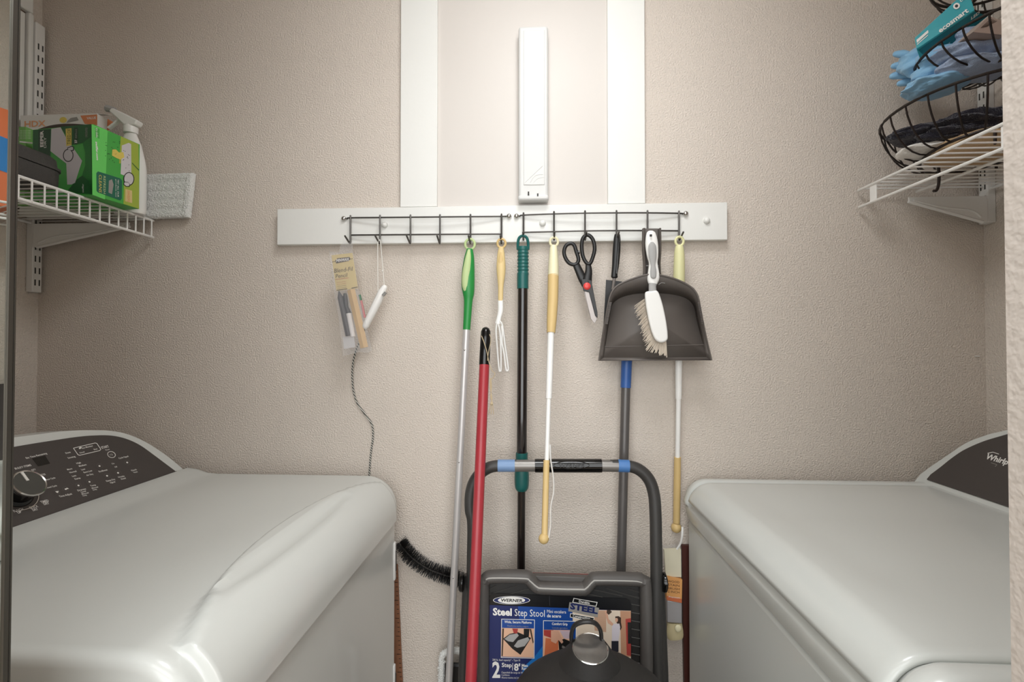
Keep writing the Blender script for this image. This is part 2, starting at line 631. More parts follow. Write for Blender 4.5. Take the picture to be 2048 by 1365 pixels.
# ------------------------------------------------------------------ wire hook racks
def rack(label, screws, xs, ytop, ylow, yhook):
    t = thing('hook_rack', label, 'hook rack', at((xs[0] + xs[-1]) / 2, yhook, YB - 0.01), 'wire hook racks on the white board')
    R = 0.0023
    Ym = YB - 0.014
    n = len(xs)

    def Yd(i):
        u = i / (n - 1) * 2 - 1
        return YB - 0.006 - 0.012 * (1 - u * u)
    top = [at(screws[0][0] + 6, screws[0][1], YB - 0.003)]
    low = []
    for i, x in enumerate(xs):
        top.append(at(x, ytop(i), Yd(i)))
        low.append(at(x, ylow(i), Yd(i)))
    top.append(at(screws[1][0] - 6, screws[1][1], YB - 0.003))
    MB().tube(smoothp(top, 4), R * 0.9, 8).build('top_wire', WIRE, t)
    MB().tube(smoothp(low, 4), R * 0.9, 8).build('lower_wire', WIRE, t)
    for i, x in enumerate(xs):
        Y = Yd(i) - 0.004
        a = at(x, ytop(i) - 4, Y)
        b = at(x, yhook(i) if callable(yhook) else yhook, Y)
        b2 = b + V((0, -0.004, -0.0035))
        tip = b + V((0, -0.036, 0.008))
        MB().tube([a, b, b2, b2 + V((0, -0.004, 0.0005)), tip], R, 8, dome=True).build('hook', WIRE, t)
    for sx, sy in screws:
        p = at(sx, sy, YB - 0.002)
        MB().lathe(p, (0, -1, 0), [(0.0068, -0.001), (0.0066, 0.003), (0.0042, 0.0062), (0.001, 0.0072)], 14).build('screw', CHROME, t)
    return t


xsL = (701, 760, 821, 880, 941, 1003)
xsR = (1047, 1108, 1170, 1233, 1295, 1358)
rack('grey wire rack of six hooks on the left half of the white board', ((688, 438), (1018, 433)), xsL,
     lambda i: 436 - i * 0.6, lambda i: 470.5 - i * 0.45, 485)
rack('grey wire rack of six hooks on the right half of the white board', ((1033, 433), (1371, 428)), xsR,
     lambda i: (430.5, 428, 426.5, 426, 426, 427)[i], lambda i: (465, 463.5, 462, 461.5, 461.5, 462)[i], 478)

# ------------------------------------------------------------------ dryer and washer
YN, YFAR = 0.487, 1.222
YCEN = (YN + YFAR) / 2


def ysamples(y0, y1, n, r=0.014):
    ys = [(y0, r), (y0 + r * 0.12, r * 0.5), (y0 + r * 0.4, r * 0.16), (y0 + r, 0)]
    ye = [(y1 - r, 0), (y1 - r * 0.4, r * 0.16), (y1 - r * 0.12, r * 0.5), (y1, r)]
    mid = [(y0 + r + (y1 - y0 - 2 * r) * i / n, 0) for i in range(1, n)]
    return ys + mid + ye


def sheet(prof, ys, disp, low):
    """prof: list of (x,z,nx,nz); rows over y; ends dropped to 'low'"""
    rows = []
    for k, (y, drop) in enumerate(ys):
        row = []
        for (x, z, nx, nzz) in prof:
            d = disp(x, z, y)
            row.append(V((x + nx * (d - drop), y, z + nzz * (d - drop))))
        rows.append(row)
    first = [V((p.x, p.y, min(p.z, low))) for p in rows[0]]
    last = [V((p.x, p.y, min(p.z, low))) for p in rows[-1]]
    return [first] + rows + [last]


def make_prof(xb, xf, zt, rad, sgn, zlow, nflat=16, xdense=0.14):
    """flat top from xb to near the front, then quarter roll down; sgn=+1 means front faces +x"""
    pr = []
    xr = xf - sgn * rad
    xd = xf - sgn * xdense
    for i in range(nflat):
        pr.append((xb + (xd - xb) * i / nflat, zt, 0, 1))
    nd = max(2, int(abs(xr - xd) / 0.0035))
    for i in range(nd):
        pr.append((xd + (xr - xd) * i / nd, zt, 0, 1))
    for i in range(17):
        a = PI / 2 * i / 16
        pr.append((xr + sgn * rad * math.sin(a), zt - rad + rad * math.cos(a), sgn * math.sin(a), math.cos(a)))
    pr.append((xf, zlow, sgn, 0))
    return pr


# --- dryer, on the left, door towards the aisle
DX, DXB, DZ = -0.353, -1.10, 0.918
dry = thing('dryer', 'white clothes dryer with dark control panel and big dial', 'dryer', (-0.72, YCEN, 0))
MB().box(DXB, DX - 0.006, YN, YFAR, 0.03, 0.818).build('cabinet', APPL, dry, bevel=0.012, segs=3)


def ddisp(x, z, y):
    d = 0.0
    u = (y - 0.842) / 0.328
    # arched raised hood over the door
    if abs(u) < 1.05:
        xb = -0.392 - 0.068 * max(0.0, 1 - u * u)
        a = sstep(xb - 0.003, xb + 0.007, x) * sstep(0.3275, 0.3225, abs(y - 0.842))
        d += 0.013 * a
    # finger groove
    ug = (y - 0.815) / 0.215
    if abs(ug) < 1:
        wv = (1 - ug * ug)
        g = abs(x + 0.412) / (0.006 + 0.013 * wv)
        if g < 1:
            d -= 0.011 * wv ** 0.5 * (1 - g * g)
    d += 0.014 * sstep(-0.835, -0.895, x)
    d -= 0.004 * (1 - sstep(0.0, 0.30, abs(y - YCEN))) * sstep(-0.46, -0.60, x) * sstep(-0.86, -0.72, x)
    return d


ys = sorted(ysamples(YN, YFAR, 120) + [(0.842 + q * (0.3225 + 0.005 * k / 5), 0.0) for q in (-1, 1) for k in range(6)], key=lambda p: p[0])
pr = make_prof(-0.90, DX, DZ, 0.078, 1, 0.822)
MB().grid(sheet(pr, ys, ddisp, 0.822)).build('top', APPL, dry, angle=60)
MB().box(DXB, -0.89, YN + 0.01, YFAR - 0.01, 0.80, 0.93).build('rear_ledge', APPL, dry, bevel=0.008)
# door and hinges
MB().box(DX - 0.012, DX + 0.0035, 0.535, 1.183, 0.13, 0.815).build('door', APPL, dry, bevel=0.004, segs=3)
for za, zb_ in ((0.765, 0.672), (0.468, 0.375)):
    h = MB().box(DX - 0.003, DX + 0.007, 1.172, 1.184, zb_, za)
    hh = h.build('hinge', APPLP, dry, bevel=0.003)
    MB().box(DX + 0.002, DX + 0.0078, 1.1835, 1.1785, zb_ + 0.022, za - 0.022).build('slot', SLOT, hh, smooth=False)
for x in (DX - 0.06, DXB + 0.06):
    for y in (YN + 0.06, YFAR - 0.06):
        MB().lathe((x, y, 0), (0, 0, 1), [(0.02, 0), (0.02, 0.02), (0.01, 0.022), (0.01, 0.035)], 12).build('foot', BLACKP, dry)


def console(thing_, XC, ZB, sgn, outer_px, inner_px, depth):
    """arched, backward leaning console; sgn=+1 when it faces +x"""
    K = 0.80
    N = V((sgn, 0, K)).normalized()
    P0 = V((XC, 0, ZB))

    def half(px, lift=0.0):
        out = []
        for x, y in px:
            q = onplane(x, y, P0 + N * lift, N)
            out.append((q.y, q.z))
        return out

    def full(h):
        h = sorted([p for p in h if p[0] > YCEN + 0.03], key=lambda p: -p[0])
        zt = max(p[1] for p in h)
        h2 = [p for p in h]
        # beyond the highest point stay level up to the middle
        im = max(range(len(h2)), key=lambda i: h2[i][1])
        h2 = h2[:im + 1]
        sl_ = max(0.0, (h2[-1][1] - h2[-2][1]) / (h2[-2][0] - h2[-1][0]))
        d_ = h2[-1][0] - YCEN
        pts = [V((p[0], p[1], 0)) for p in h2] + [V((h2[-1][0] - q * d_, zt + sl_ * d_ * (q - q * q / 2), 0)) for q in (0.25, 0.5, 0.75, 1.0)]
        sm = smoothp(pts, 5)
        left = [(p.x, p.y) for p in sm]
        right = [(2 * YCEN - y, z) for y, z in reversed(left[:-1])]
        return left + right

    def P(y, z, lift=0.0):
        h = z - ZB
        return V((XC - sgn * K * h, y, z)) + N * lift

    o = full(half(outer_px))
    i_ = full(half(inner_px, 0.003))
    rim = [P(y, z) for y, z in o]
    zlo = ZB - 0.012
    rim = [P(o[0][0], zlo)] + rim + [P(o[-1][0], zlo)]
    mb = MB()
    back = [V((XC - sgn * depth, p.y, p.z - 0.002)) if abs(p.x - XC) < depth else p for p in rim]
    n = len(rim)
    mb.add(rim + back, [tuple(range(n)), tuple(range(2 * n - 1, n - 1, -1))] + [((k + 1) % n, k, n + k, n + (k + 1) % n) for k in range(n)])
    mb.build('console', APPL, thing_, bevel=0.004, segs=3, angle=50)
    pan = [P(y, z, 0.0004) for y, z in i_]
    zl2 = ZB + 0.001
    pan = [P(i_[0][0], zl2, 0.0004)] + pan + [P(i_[-1][0], zl2, 0.0004)]
    pnl = MB().prism(pan, N * 0.0026).build('control_panel', CONS, thing_, smooth=False)
    return P0 + N * 0.003, N, pnl


outL = [(24.6, 876), (70, 870), (129, 863), (176, 861), (223, 862.5), (258, 870), (293, 885.5), (328, 908), (351.6, 926.5), (366, 939), (378, 949)]
innL = [(23.4, 896), (93.8, 885.5), (150, 876.8), (187.5, 873.3), (222.7, 873.3), (253, 879.6), (281.3, 892.5), (309.4, 912.4), (332.9, 930), (358.6, 949.2)]
ZCON = 0.928
XCL = at(364, 951, 1.20).x
CP, CN, pnlL = console(dry, XCL, ZCON, 1, outL, innL, 0.16)
# print on the dryer's panel
pr_ = Print(CP, CN)
UX, UY = (1.0, -0.235), (-0.62, -0.78)
K7 = 1 / 6.825


def q7(x, y):
    return (20 + x * K7, 860 + y * K7)


def ctext(body, x, y, wcrop, h=26, m=PRINTW, bold=0.014):
    a, b = q7(x, y)
    pr_.text(body, a, b, wcrop * K7, m, 1, UX, UY, height=h * K7, bold=bold)


ctext('Est. Time Remaining', 225, 398, 285, 26)
ctext('Done', 765, 330, 66, 24)
ctext('Sensing', 795, 397, 102, 24)
ctext('Eco Monitor', 988, 262, 150, 24)
ctext('Good', 955, 325, 66, 20)
ctext('Best', 1150, 278, 48, 20)
ctext('START', 1258, 262, 100, 36, bold=0.02)
ctext('Pause', 1310, 285, 52, 18)
ctext('Cycle Signal', 1490, 400, 130, 22)
ctext('High', 915, 470, 58, 24)
ctext('Medium', 948, 508, 100, 24)
ctext('Low', 980, 556, 52, 24)
ctext('Extra Low', 1012, 594, 115, 24)
ctext('Air Dry', 1050, 634, 92, 24)
ctext('More', 788, 555, 66, 24)
ctext('Normal', 820, 596, 92, 24)
ctext('Less', 855, 645, 52, 24)
ctext('Damp', 890, 684, 76, 24)
ctext('EcoBoost', 1220, 582, 115, 24)
ctext('On', 1395, 475, 34, 22)
ctext('Off', 1435, 520, 34, 22)
ctext('Damp Dry', 1320, 712, 120, 24)
ctext('Signal', 1372, 734, 68, 22)
ctext('Wrinkle', 1482, 660, 86, 22)
ctext('Shield', 1520, 684, 64, 22)
ctext('Check', 1660, 568, 76, 22)
ctext('Vent', 1690, 594, 56, 22)
ctext('Dryness', 930, 842, 112, 26)
ctext('Level', 975, 862, 66, 24)
ctext('Manual', 985, 888, 92, 20)
ctext('Only', 995, 912, 60, 20)
ctext('Temp', 1105, 778, 72, 24)
ctext('Manual', 1122, 808, 84, 20)
ctext('Only', 1135, 832, 56, 20)
ctext('Time Adjust', 680, 925, 172, 28)
ctext('BULKY ITEMS', 75, 545, 222, 30)
ctext('QTY', 300, 565, 60, 26)
ctext('SANITIZE', 390, 640, 100, 26)
ctext('Sensor Cycle', 478, 698, 145, 24)
ctext('Timed Cycle', 495, 806, 150, 24)
ctext('TIMED', 430, 1005, 106, 36)
ctext('DRY', 470, 1030, 72, 36)
ctext('QUICK', 275, 1082, 116, 36)
ctext('DRY', 318, 1112, 72, 36)
ctext('TOUCH', 50, 1130, 140, 36)
ctext('UP', 112, 1146, 52, 36)


def cline(pts, wd=7, m=PRINTW):
    pr_.line([q7(*p) for p in pts], wd * K7, m, 1)


cline([(865, 252), (1160, 182), (1185, 186), (1240, 268), (1225, 285), (950, 350), (928, 342), (865, 252)], 8)
pr_.poly([q7(*p) for p in ((300, 393), (480, 352), (548, 462), (385, 500))], DISPLAY, 0)
pr_.ell(*q7(958, 250), 20 * K7, 12 * K7, PRINTW, 1, rot=-0.5)
pr_.ell(*q7(1385, 340), 58 * K7, 44 * K7, PRINTW, 0, rot=0.3)
pr_.ell(*q7(1385, 340), 50 * K7, 37 * K7, CONS, 1, rot=0.3)
ctext('I/O', 1365, 358, 44, 28)
for bx, by in ((1222, 496), (1475, 590), (1325, 630), (1085, 712), (935, 762), (760, 812), (640, 850), (1600, 448)):
    pr_.ell(*q7(bx, by), 46 * K7, 34 * K7, mat('panel_button_ring', (86, 80, 77), 0.4), 0, rot=0.3)
    pr_.ell(*q7(bx, by), 38 * K7, 27 * K7, CONS, 1, rot=0.3)
    pr_.ell(*q7(bx, by), 14 * K7, 10 * K7, PRINTW, 2, rot=0.3)
pr_.poly([q7(*p) for p in ((615, 842), (665, 836), (655, 866))], PRINTW, 3)
pr_.poly([q7(*p) for p in ((755, 818), (805, 806), (775, 792))], PRINTW, 3)
pr_.build('panel_print', pnlL)
# dial
kb = onplane(32, 989, CP, CN)
dial = MB().lathe(kb, CN, [(0.02752, 0.0), (0.02666, 0.003), (0.02279, 0.006), (0.02279, 0.020), (0.02494, 0.026), (0.02537, 0.031)], 40).build('dial', BLACKG, dry)
MB().lathe(kb, CN, [(0.02537, 0.0285), (0.02735, 0.0295), (0.02769, 0.0325), (0.02623, 0.0345), (0.02451, 0.0335), (0.02451, 0.0300)], 40, cap=False).build('chrome_ring', CHROME, dial)
MB().lathe(kb, CN, [(0.02477, 0.0305), (0.02477, 0.0332)], 40).build('dial_face', mat('dial_face', (72, 72, 68), 0.2), dial)
tv = (V((0, 0, 1)) - CN * CN.z).normalized()
sv = CN.cross(tv)
MB().obox(kb + CN * 0.0338 + tv * 0.0145 + sv * 0.001, tv * 0.0095, sv * 0.0022, CN * 0.0008).build('pointer', PRINTW, dial, smooth=False)
rg = MB()
rg.lathe(kb, CN, [(0.03483, 0.0002), (0.03483, 0.0010), (0.03371, 0.0010), (0.03371, 0.0002)], 48, cap=False)
rg.build('dial_rim', CHROME, dial)

# --- washer, on the right
WX, WXB, WZ = 0.366, 1.11, 0.916
was = thing('washer', 'white top-loading washer under the basket shelf', 'washer', (0.74, YCEN, 0))
MB().box(WX + 0.004, WXB, YN, YFAR, 0.03, 0.822).build('cabinet', APPL, was, bevel=0.012, segs=3)


def wdisp(x, z, y):
    d = 0.0
    d += 0.014 * sstep(0.93, 0.985, x)
    if z > 0.86:
        # rim stands proud at both ends, a bed lies lower under the lid
        e = sstep(0.325, 0.338, abs(y - YCEN))
        d += 0.006 * e - 0.004 * (1 - e) * sstep(0.96, 0.93, x)
    if z < 0.885:                                   # full bodied front band
        d += 0.004 * math.sin(PI * max(0, min(1, (z - 0.826) / 0.055)))
    return d


prw = []
for i in range(18):
    prw.append((0.985 + (0.44 - 0.985) * i / 18, WZ, 0, 1))
rd = 0.046
for i in range(0, 13):
    a = PI / 2 * i / 12
    prw.append((WX + rd - rd * math.sin(a), WZ - rd + rd * math.cos(a), -math.sin(a), math.cos(a)))
for i in range(1, 9):
    prw.append((WX, WZ - rd - (WZ - rd - 0.826) * i / 8, -1, 0))
yw = ysamples(YN, YFAR, 110)
MB().grid(sheet(prw, yw, wdisp, 0.826)).build('top_frame', APPL, was, angle=60)
prl = []
for i in range(26):
    t = i / 26
    prl.append((0.955 + (0.445 - 0.955) * t, WZ, 0, 1))
rl = 0.052
for i in range(0, 11):
    a = PI / 2 * 0.86 * i / 10
    prl.append((0.362 + rl - rl * math.sin(a), WZ - rl + rl * math.cos(a), -math.sin(a), math.cos(a)))


def ldisp(x, z, y):
    return 0.0035 - 0.006 * (1 - sstep(0.10, 0.30, abs(y - YCEN))) * sstep(0.40, 0.50, x) * sstep(0.95, 0.80, x)


MB().grid(sheet(prl, ysamples(0.531, 1.180, 60, 0.006), ldisp, 0.0)[1:-1]).build('lid', APPL, was, angle=60, solid=0.004)
MB().box(0.97, WXB, YN + 0.01, YFAR - 0.01, 0.80, 0.93).build('rear_ledge', APPL, was, bevel=0.008)
for x in (WX + 0.06, WXB - 0.06):
    for y in (YN + 0.06, YFAR - 0.06):
        MB().lathe((x, y, 0), (0, 0, 1), [(0.02, 0), (0.02, 0.02), (0.01, 0.022), (0.01, 0.035)], 12).build('foot', BLACKP, was)
outR = [(1840, 949), (1848, 943), (1863, 932), (1894, 911), (1932, 886), (1971, 871), (1998, 864)]
innR = [(1860, 951), (1880, 936), (1900, 920), (1925, 903), (1960, 887), (1998, 875)]
XCR = at(1852, 952, 1.20).x
CPR, CNR, pnlR = console(was, XCR, ZCON, -1, outR, innR, 0.13)
pw = Print(CPR, CNR)
pw.text('Whirlpool', 1972, 918, 64, PRINTW, 1, (1, 0.29), (0.34, -0.94), height=11, bold=0.03, shear=0.2)
pw.line([(1975, 907), (1986, 905), (1998, 909)], 1.2, PRINTW, 1)
pw.line([(1982, 926), (1994, 930), (1990, 934)], 1.0, PRINTG, 1)
pw.build('brand_print', pnlR)

# ------------------------------------------------------------------ wire shelves
def wire_shelf(label, side, xfront, xwall, zu, zl, y0, y1, pitch, lip_wires, lip_plates, tilt=0.0):
    """side=-1 left wall, +1 right wall"""
    t = thing('wire_shelf', label, 'shelf', ((xfront + xwall) / 2, (y0 + y1) / 2, zl), 'white wire shelves')
    Z = lambda y: (y - y1) * tilt
    R = 0.0034
    for nm, x, z in (('lip_rod', xfront, zu), ('lip_rod', xfront, zl), ('support_rod', (xfront * 0.55 + xwall * 0.45), zu - 0.006), ('support_rod', xwall - side * 0.012, zu - 0.006)):
        MB().tube([(x, y1, z + Z(y1)), (x, y0, z + Z(y0))], R, 8, dome=True).build(nm, WWIRE, t)
    n = int((y1 - y0 - 0.01) / pitch)
    me = None
    for i in range(n + 1):
        y = y1 - 0.008 - i * pitch
        if me is None:
            path = [(xwall - side * 0.003, y, zu + 0.001), (xfront + side * 0.004, y, zu + 0.001)]
            if lip_wires:
                path += [(xfront - side * 0.0025, y, zu - 0.003), (xfront - side * 0.0025, y, zl)]
            else:
                path += [(xfront - side * 0.0028, y, zu)]
            o = MB().tube(path, 0.0019, 6).build('deck_wire', WWIRE, t)
            me = o.data
            base = o
        else:
            o = base.copy()
            COL.objects.link(o)
            WLOC[o] = WLOC[base] + V((0, y - (y1 - 0.008), Z(y)))
            o.location = WLOC[o] - WLOC[t]
    for y in lip_plates:
        MB().box(min(xfront, xfront + 0.002), max(xfront, xfront + 0.002), y - 0.011, y + 0.011, zl + Z(y), zu + Z(y)).build('lip_plate', WWIRE, t, bevel=0.0006)
    return t


YS = 1.236
sl = at(306, 475, YS)
XSL, ZSL0 = sl.x, sl.z
ZSL1 = at(302, 442, YS).z
wire_shelf('white wire shelf with upright lip wires above the dryer', -1, XSL, XL, ZSL1, ZSL0, 0.47, YS, 0.0254, True, [])
sr = at(1718, 415, YS)
XSR, ZSR0 = sr.x, sr.z
ZSR1 = at(1718, 381, YS).z
wire_shelf('white wire shelf above the washer with a fruit basket on it', 1, XSR, XR, ZSR1, ZSR0, 0.47, YS, 0.0254, False, [1.186, 0.858, 0.53], 0.02)


def bracket(label, side, xw, y, z, L, hb, ht):
    t = thing('shelf_bracket', label, 'bracket', (xw, y, z - hb), 'white shelf brackets')
    s_ = -side
    poly = [(xw + s_ * 0.02, y - 0.0015, z), (xw + s_ * L, y - 0.0015, z), (xw + s_ * L, y - 0.0015, z - ht), (xw + s_ * 0.03, y - 0.0015, z - hb), (xw + s_ * 0.02, y - 0.0015, z - hb)]
    MB().prism(poly, (0, 0.003, 0)).build('arm_plate', WMETAL, t, smooth=False)
    MB().tube([(xw + s_ * L, y, z - ht), (xw + s_ * 0.03, y, z - hb)], 0.0042, 8, sq=1.0).build('arm_flange', WMETAL, t)
    MB().tube(smoothp([(xw + s_ * 0.035, y - 0.002, z - hb * 0.82), (xw + s_ * L * 0.3, y - 0.002, z - hb * 0.55), (xw + s_ * L * 0.62, y - 0.002, z - hb * 0.42), (xw + s_ * L * 0.95, y - 0.002, z - ht * 0.8)]), 0.0026, 8).build('pressed_rib', WMETAL, t)


bracket('white triangular bracket under the shelf above the dryer', -1, XL + 0.004, 1.214, ZSL1 - 0.010, 0.285, 0.062, 0.010)
bracket('white triangular bracket under the shelf above the washer', 1, XR - 0.004, 1.214, ZSR1 - 0.026, 0.20, 0.062, 0.010)


def standard(label, side, xw, yc, z0, z1, pitch=0.0318):
    t = thing('slotted_standard', label, 'shelf rail', (xw, yc, z0), 'white slotted shelf rails')
    s_ = -side
    xf = xw + s_ * 0.019
    MB().box(min(xw, xf), max(xw, xf), yc - 0.0125, yc + 0.0125, z0, z1).build('rail', WMETAL, t, bevel=0.002)
    base = None
    n = int((z1 - z0 - 0.03) / pitch)
    for i in range(n):
        for k, dy in enumerate((-0.0055, 0.0055)):
            z = z0 + 0.018 + i * pitch
            if base is None:
                base = MB().box(xf - 0.0006, xf + 0.0006, yc + dy - 0.0016, yc + dy + 0.0016, z, z + 0.016).build('slot', SLOT, t, smooth=False)
                bl = WLOC[base]
            else:
                o = base.copy()
                COL.objects.link(o)
                o.location = bl + V((0, dy + 0.0055, i * pitch)) - WLOC[t]
    return t


zsb = at(70, 585, 1.225).z
standard('white double-slotted shelf rail in the corner above the dryer', -1, XL + 0.0005, 1.2285, zsb, 2.115)
standard('white double-slotted shelf rail behind the basket above the washer', 1, XR - 0.0005, 1.2285, at(1985, 430, 1.225).z - 0.02, 2.115)

# breaker panel on the left wall
bp = thing('breaker_panel', 'flat white panel door with raised frame high on the left wall', 'panel', (XL + 0.01, 1.0, 1.6))
zt_ = atx(66, 30, XL + 0.012).z
yr_ = min(1.203, atx(63, 120, XL + 0.012).y)
fr = MB()
fr.box(XL + 0.0005, XL + 0.016, 0.72, yr_ + 0.010, zt_, zt_ + 0.05)
fr.box(XL + 0.0005, XL + 0.016, yr_, yr_ + 0.012, 1.60, zt_)
fr.box(XL + 0.0005, XL + 0.016, 0.72, 0.75, 1.60, zt_)
fr.build('frame', TRIM, bp, bevel=0.003)
MB().box(XL + 0.0005, XL + 0.003, 0.75, yr_ - 0.0, 1.605, zt_).build('shadow_gap', mat('gap_brown', (120, 98, 84), 0.8), bp, smooth=False)
MB().box(XL + 0.003, XL + 0.008, 0.755, yr_ - 0.004, 1.61, zt_ - 0.006).build('panel_door', TRIM, bp, bevel=0.001)

# ------------------------------------------------------------------ things on the left shelf
ZD = ZSL1 + 0.0032


def vbox(corners2d, z0, z1):
    return MB().prism([V((x, y, z0)) for x, y in corners2d], (0, 0, z1 - z0))


# green carton
A = atz(184.4, 390.5, ZD)
B = atz(278.5, 418.6, ZD)
ztopb = at(182.7, 248, A.y).z
Cc = atz(65, 259.5, ztopb)
A2, B2, C2 = V((A.x, A.y)), V((B.x, B.y)), V((Cc.x, Cc.y))
D2 = B2 + (C2 - A2)
sw = thing('cleaning_cloth_carton', 'green printed carton of dry sweeper cloths at the shelf edge', 'box', (A.x - 0.05, A.y + 0.05, ZD))
vbox([A2, B2, D2, C2], ZD, ztopb).build('carton', BOXG, sw, smooth=False, bevel=0.0012)
# front (towards the camera)
nA = V((A2.y - C2.y, C2.x - A2.x, 0))
P = Print(V((A2.x, A2.y, ZD)), nA)
K8 = 1 / 5.686


def q8(x, y):
    return (20 + x * K8, 190 + y * K8)


def P8(pr, pts, m, l=0):
    pr.poly([q8(*p) for p in pts], m, l)


P8(P, [(262, 400), (468, 385), (460, 760), (330, 760), (262, 700)], BOXGD, 0)
P8(P, [(322, 400), (460, 388), (450, 720), (322, 700)], mat('carton_deep_green', (22, 66, 34), 0.4), 1)
P8(P, [(470, 385), (575, 368), (630, 470), (820, 750), (740, 1000), (700, 1020), (650, 1020), (640, 780), (460, 640)], mat('carton_cloth_grey', (206, 202, 204), 0.5), 1)
P8(P, [(575, 362), (925, 332), (925, 480), (820, 548), (640, 580), (630, 450)], BOXGD, 0)
P8(P, [(632, 385), (700, 378), (700, 572), (640, 582)], PRYEL, 2)
P8(P, [(722, 390), (730, 372), (768, 368), (776, 385), (774, 540), (760, 562), (732, 562), (722, 545)], mat('carton_deep_green', (22, 66, 34)), 2)
P8(P, [(825, 548), (925, 482), (930, 1140), (900, 980), (820, 915), (855, 800), (855, 650)], mat('carton_mid_green', (34, 118, 46), 0.4), 1)
P8(P, [(660, 1085), (760, 960), (825, 915), (930, 985), (934, 1130), (760, 1118)], BOXGD, 1)
RU, RR = (0.06, -1), (-1, -0.04)      # text running up the face: x axis goes up, letters lean left
P.text('EEPER', *q8(378, 590), 185 * K8, PRINTW, 3, (0.0, -1), (-1, 0.12), height=34 * K8, bold=0.03)
P.text('DRY', *q8(412, 600), 120 * K8, PRINTW, 3, (0.0, -1), (-1, 0.12), height=26 * K8)
P.text('TIRED OF', *q8(690, 560), 175 * K8, mat('carton_deep_green', (22, 66, 34)), 3, (0.0, -1), (-1, 0.1), height=40 * K8)
P.text('37', *q8(762, 548), 40 * K8, PRINTW, 3, (0.0, -1), (-1, 0.1), height=26 * K8, bold=0.03)
P.text('REFILLS', *q8(760, 490), 100 * K8, PRINTG, 3, (0.0, -1), (-1, 0.1), height=18 * K8)
P.text('UNSCENTED', *q8(880, 480), 110 * K8, PRINTG, 3, (0.0, -1), (-1, 0.1), height=24 * K8)
P.text('swiffer', *q8(838, 1110), 100 * K8, PRINTW, 3, (0.0, -1), (-1, 0.1), height=20 * K8)
P.ell(*q8(662, 688), 60 * K8, 74 * K8, BLACKP, 3)
P.ell(*q8(662, 688), 50 * K8, 64 * K8, mat('carton_cloth_grey', (206, 202, 204)), 4)
P8(P, [(650, 600), (700, 580), (728, 590), (726, 635), (690, 640), (655, 630)], BLACKP, 3)
P8(P, [(658, 606), (700, 590), (718, 596), (716, 626), (690, 630), (662, 622)], mat('carton_cloth_grey', (206, 202, 204)), 4)
P.build('front_print', sw)
# side (towards the aisle)
nB = V((B2.y - A2.y, A2.x - B2.x, 0))
P = Print(V((A2.x, A2.y, ZD)), nB)
P8(P, [(928, 335), (1110, 405), (1080, 1190), (938, 1135)], BOXGL, 0)
P8(P, [(1260, 470), (1462, 562), (1466, 860), (1380, 780), (1240, 780)], BOXGY, 0)
P8(P, [(1300, 780), (1380, 780), (1466, 862), (1468, 1296), (1290, 1240)], BOXGY, 0)
P8(P, [(982, 890), (1000, 870), (1255, 950), (1275, 975), (1272, 1180), (1255, 1200), (1000, 1110), (984, 1090)], mat('carton_blue_green', (24, 100, 78), 0.4), 1)
P8(P, [(1272, 575), (1350, 545), (1378, 560), (1380, 900), (1330, 930), (1258, 900)], mat('carton_cloth_grey', (206, 202, 204)), 2)
P8(P, [(1165, 620), (1205, 620), (1240, 655), (1290, 650), (1300, 710), (1255, 735), (1215, 720), (1160, 690)], PRYEL, 3)
P.ell(*q8(1352, 956), 62 * K8, 78 * K8, BLACKP, 3)
P.ell(*q8(1352, 956), 52 * K8, 68 * K8, mat('carton_cloth_grey', (206, 202, 204)), 4)
P8(P, [(1296, 985), (1350, 990), (1368, 1020), (1360, 1045), (1320, 1045), (1290, 1020)], BLACKP, 4)
P8(P, [(1303, 994), (1345, 999), (1358, 1020), (1352, 1036), (1322, 1036), (1298, 1016)], mat('carton_cloth_grey', (206, 202, 204)), 5)
P8(P, [(1312, 1070), (1388, 1090), (1390, 1232), (1310, 1210)], mat('carton_peach', (214, 190, 130), 0.4), 2)
P.text('swiffer.com', *q8(972, 530), 210 * K8, PRINTW, 3, (0.06, 1), (1, 0.3), height=24 * K8, bold=0.03)
P8(P, [(968, 368), (1018, 385), (1018, 500), (970, 480)], BOXG, 1)
P.text('dry cloths', *q8(975, 372), 110 * K8, PRINTW, 3, (0.03, 1), (1, 0.3), height=26 * K8)
P.text('CLEANS', *q8(1012, 905), 200 * K8, PRYEL, 3, (0.0, 1), (1, 0.3), height=32 * K8)
P.text('REFRESH', *q8(1062, 920), 200 * K8, PALEG, 3, (0.0, 1), (1, 0.3), height=26 * K8)
P.text('TRY ALL OUR', *q8(1222, 960), 200 * K8, PRINTW, 3, (0.0, 1), (1, 0.3), height=16 * K8)
P.text('products too', *q8(1200, 960), 200 * K8, PRINTW, 3, (0.0, 1), (1, 0.3), height=12 * K8)
P8(P, [(1125, 975), (1160, 960), (1178, 1020), (1160, 1130), (1120, 1110)], PRINTG, 3)
P.text('SWEEPS', *q8(1335, 1085), 130 * K8, BOXO, 3, (0.0, 1), (1, 0.3), height=26 * K8)
for k in range(34):
    x = random.uniform(1080, 1250) if k % 3 else random.uniform(1280, 1370)
    y = random.uniform(520, 780) if x < 1260 else random.uniform(600, 880)
    P.ell(*q8(x, y), 4 * K8, 5 * K8, BLACKP, 3, 8)
P8(P, [(1385, 775), (1392, 772), (1468, 852), (1468, 864)], BOXGD, 3)
P.build('side_print', sw)
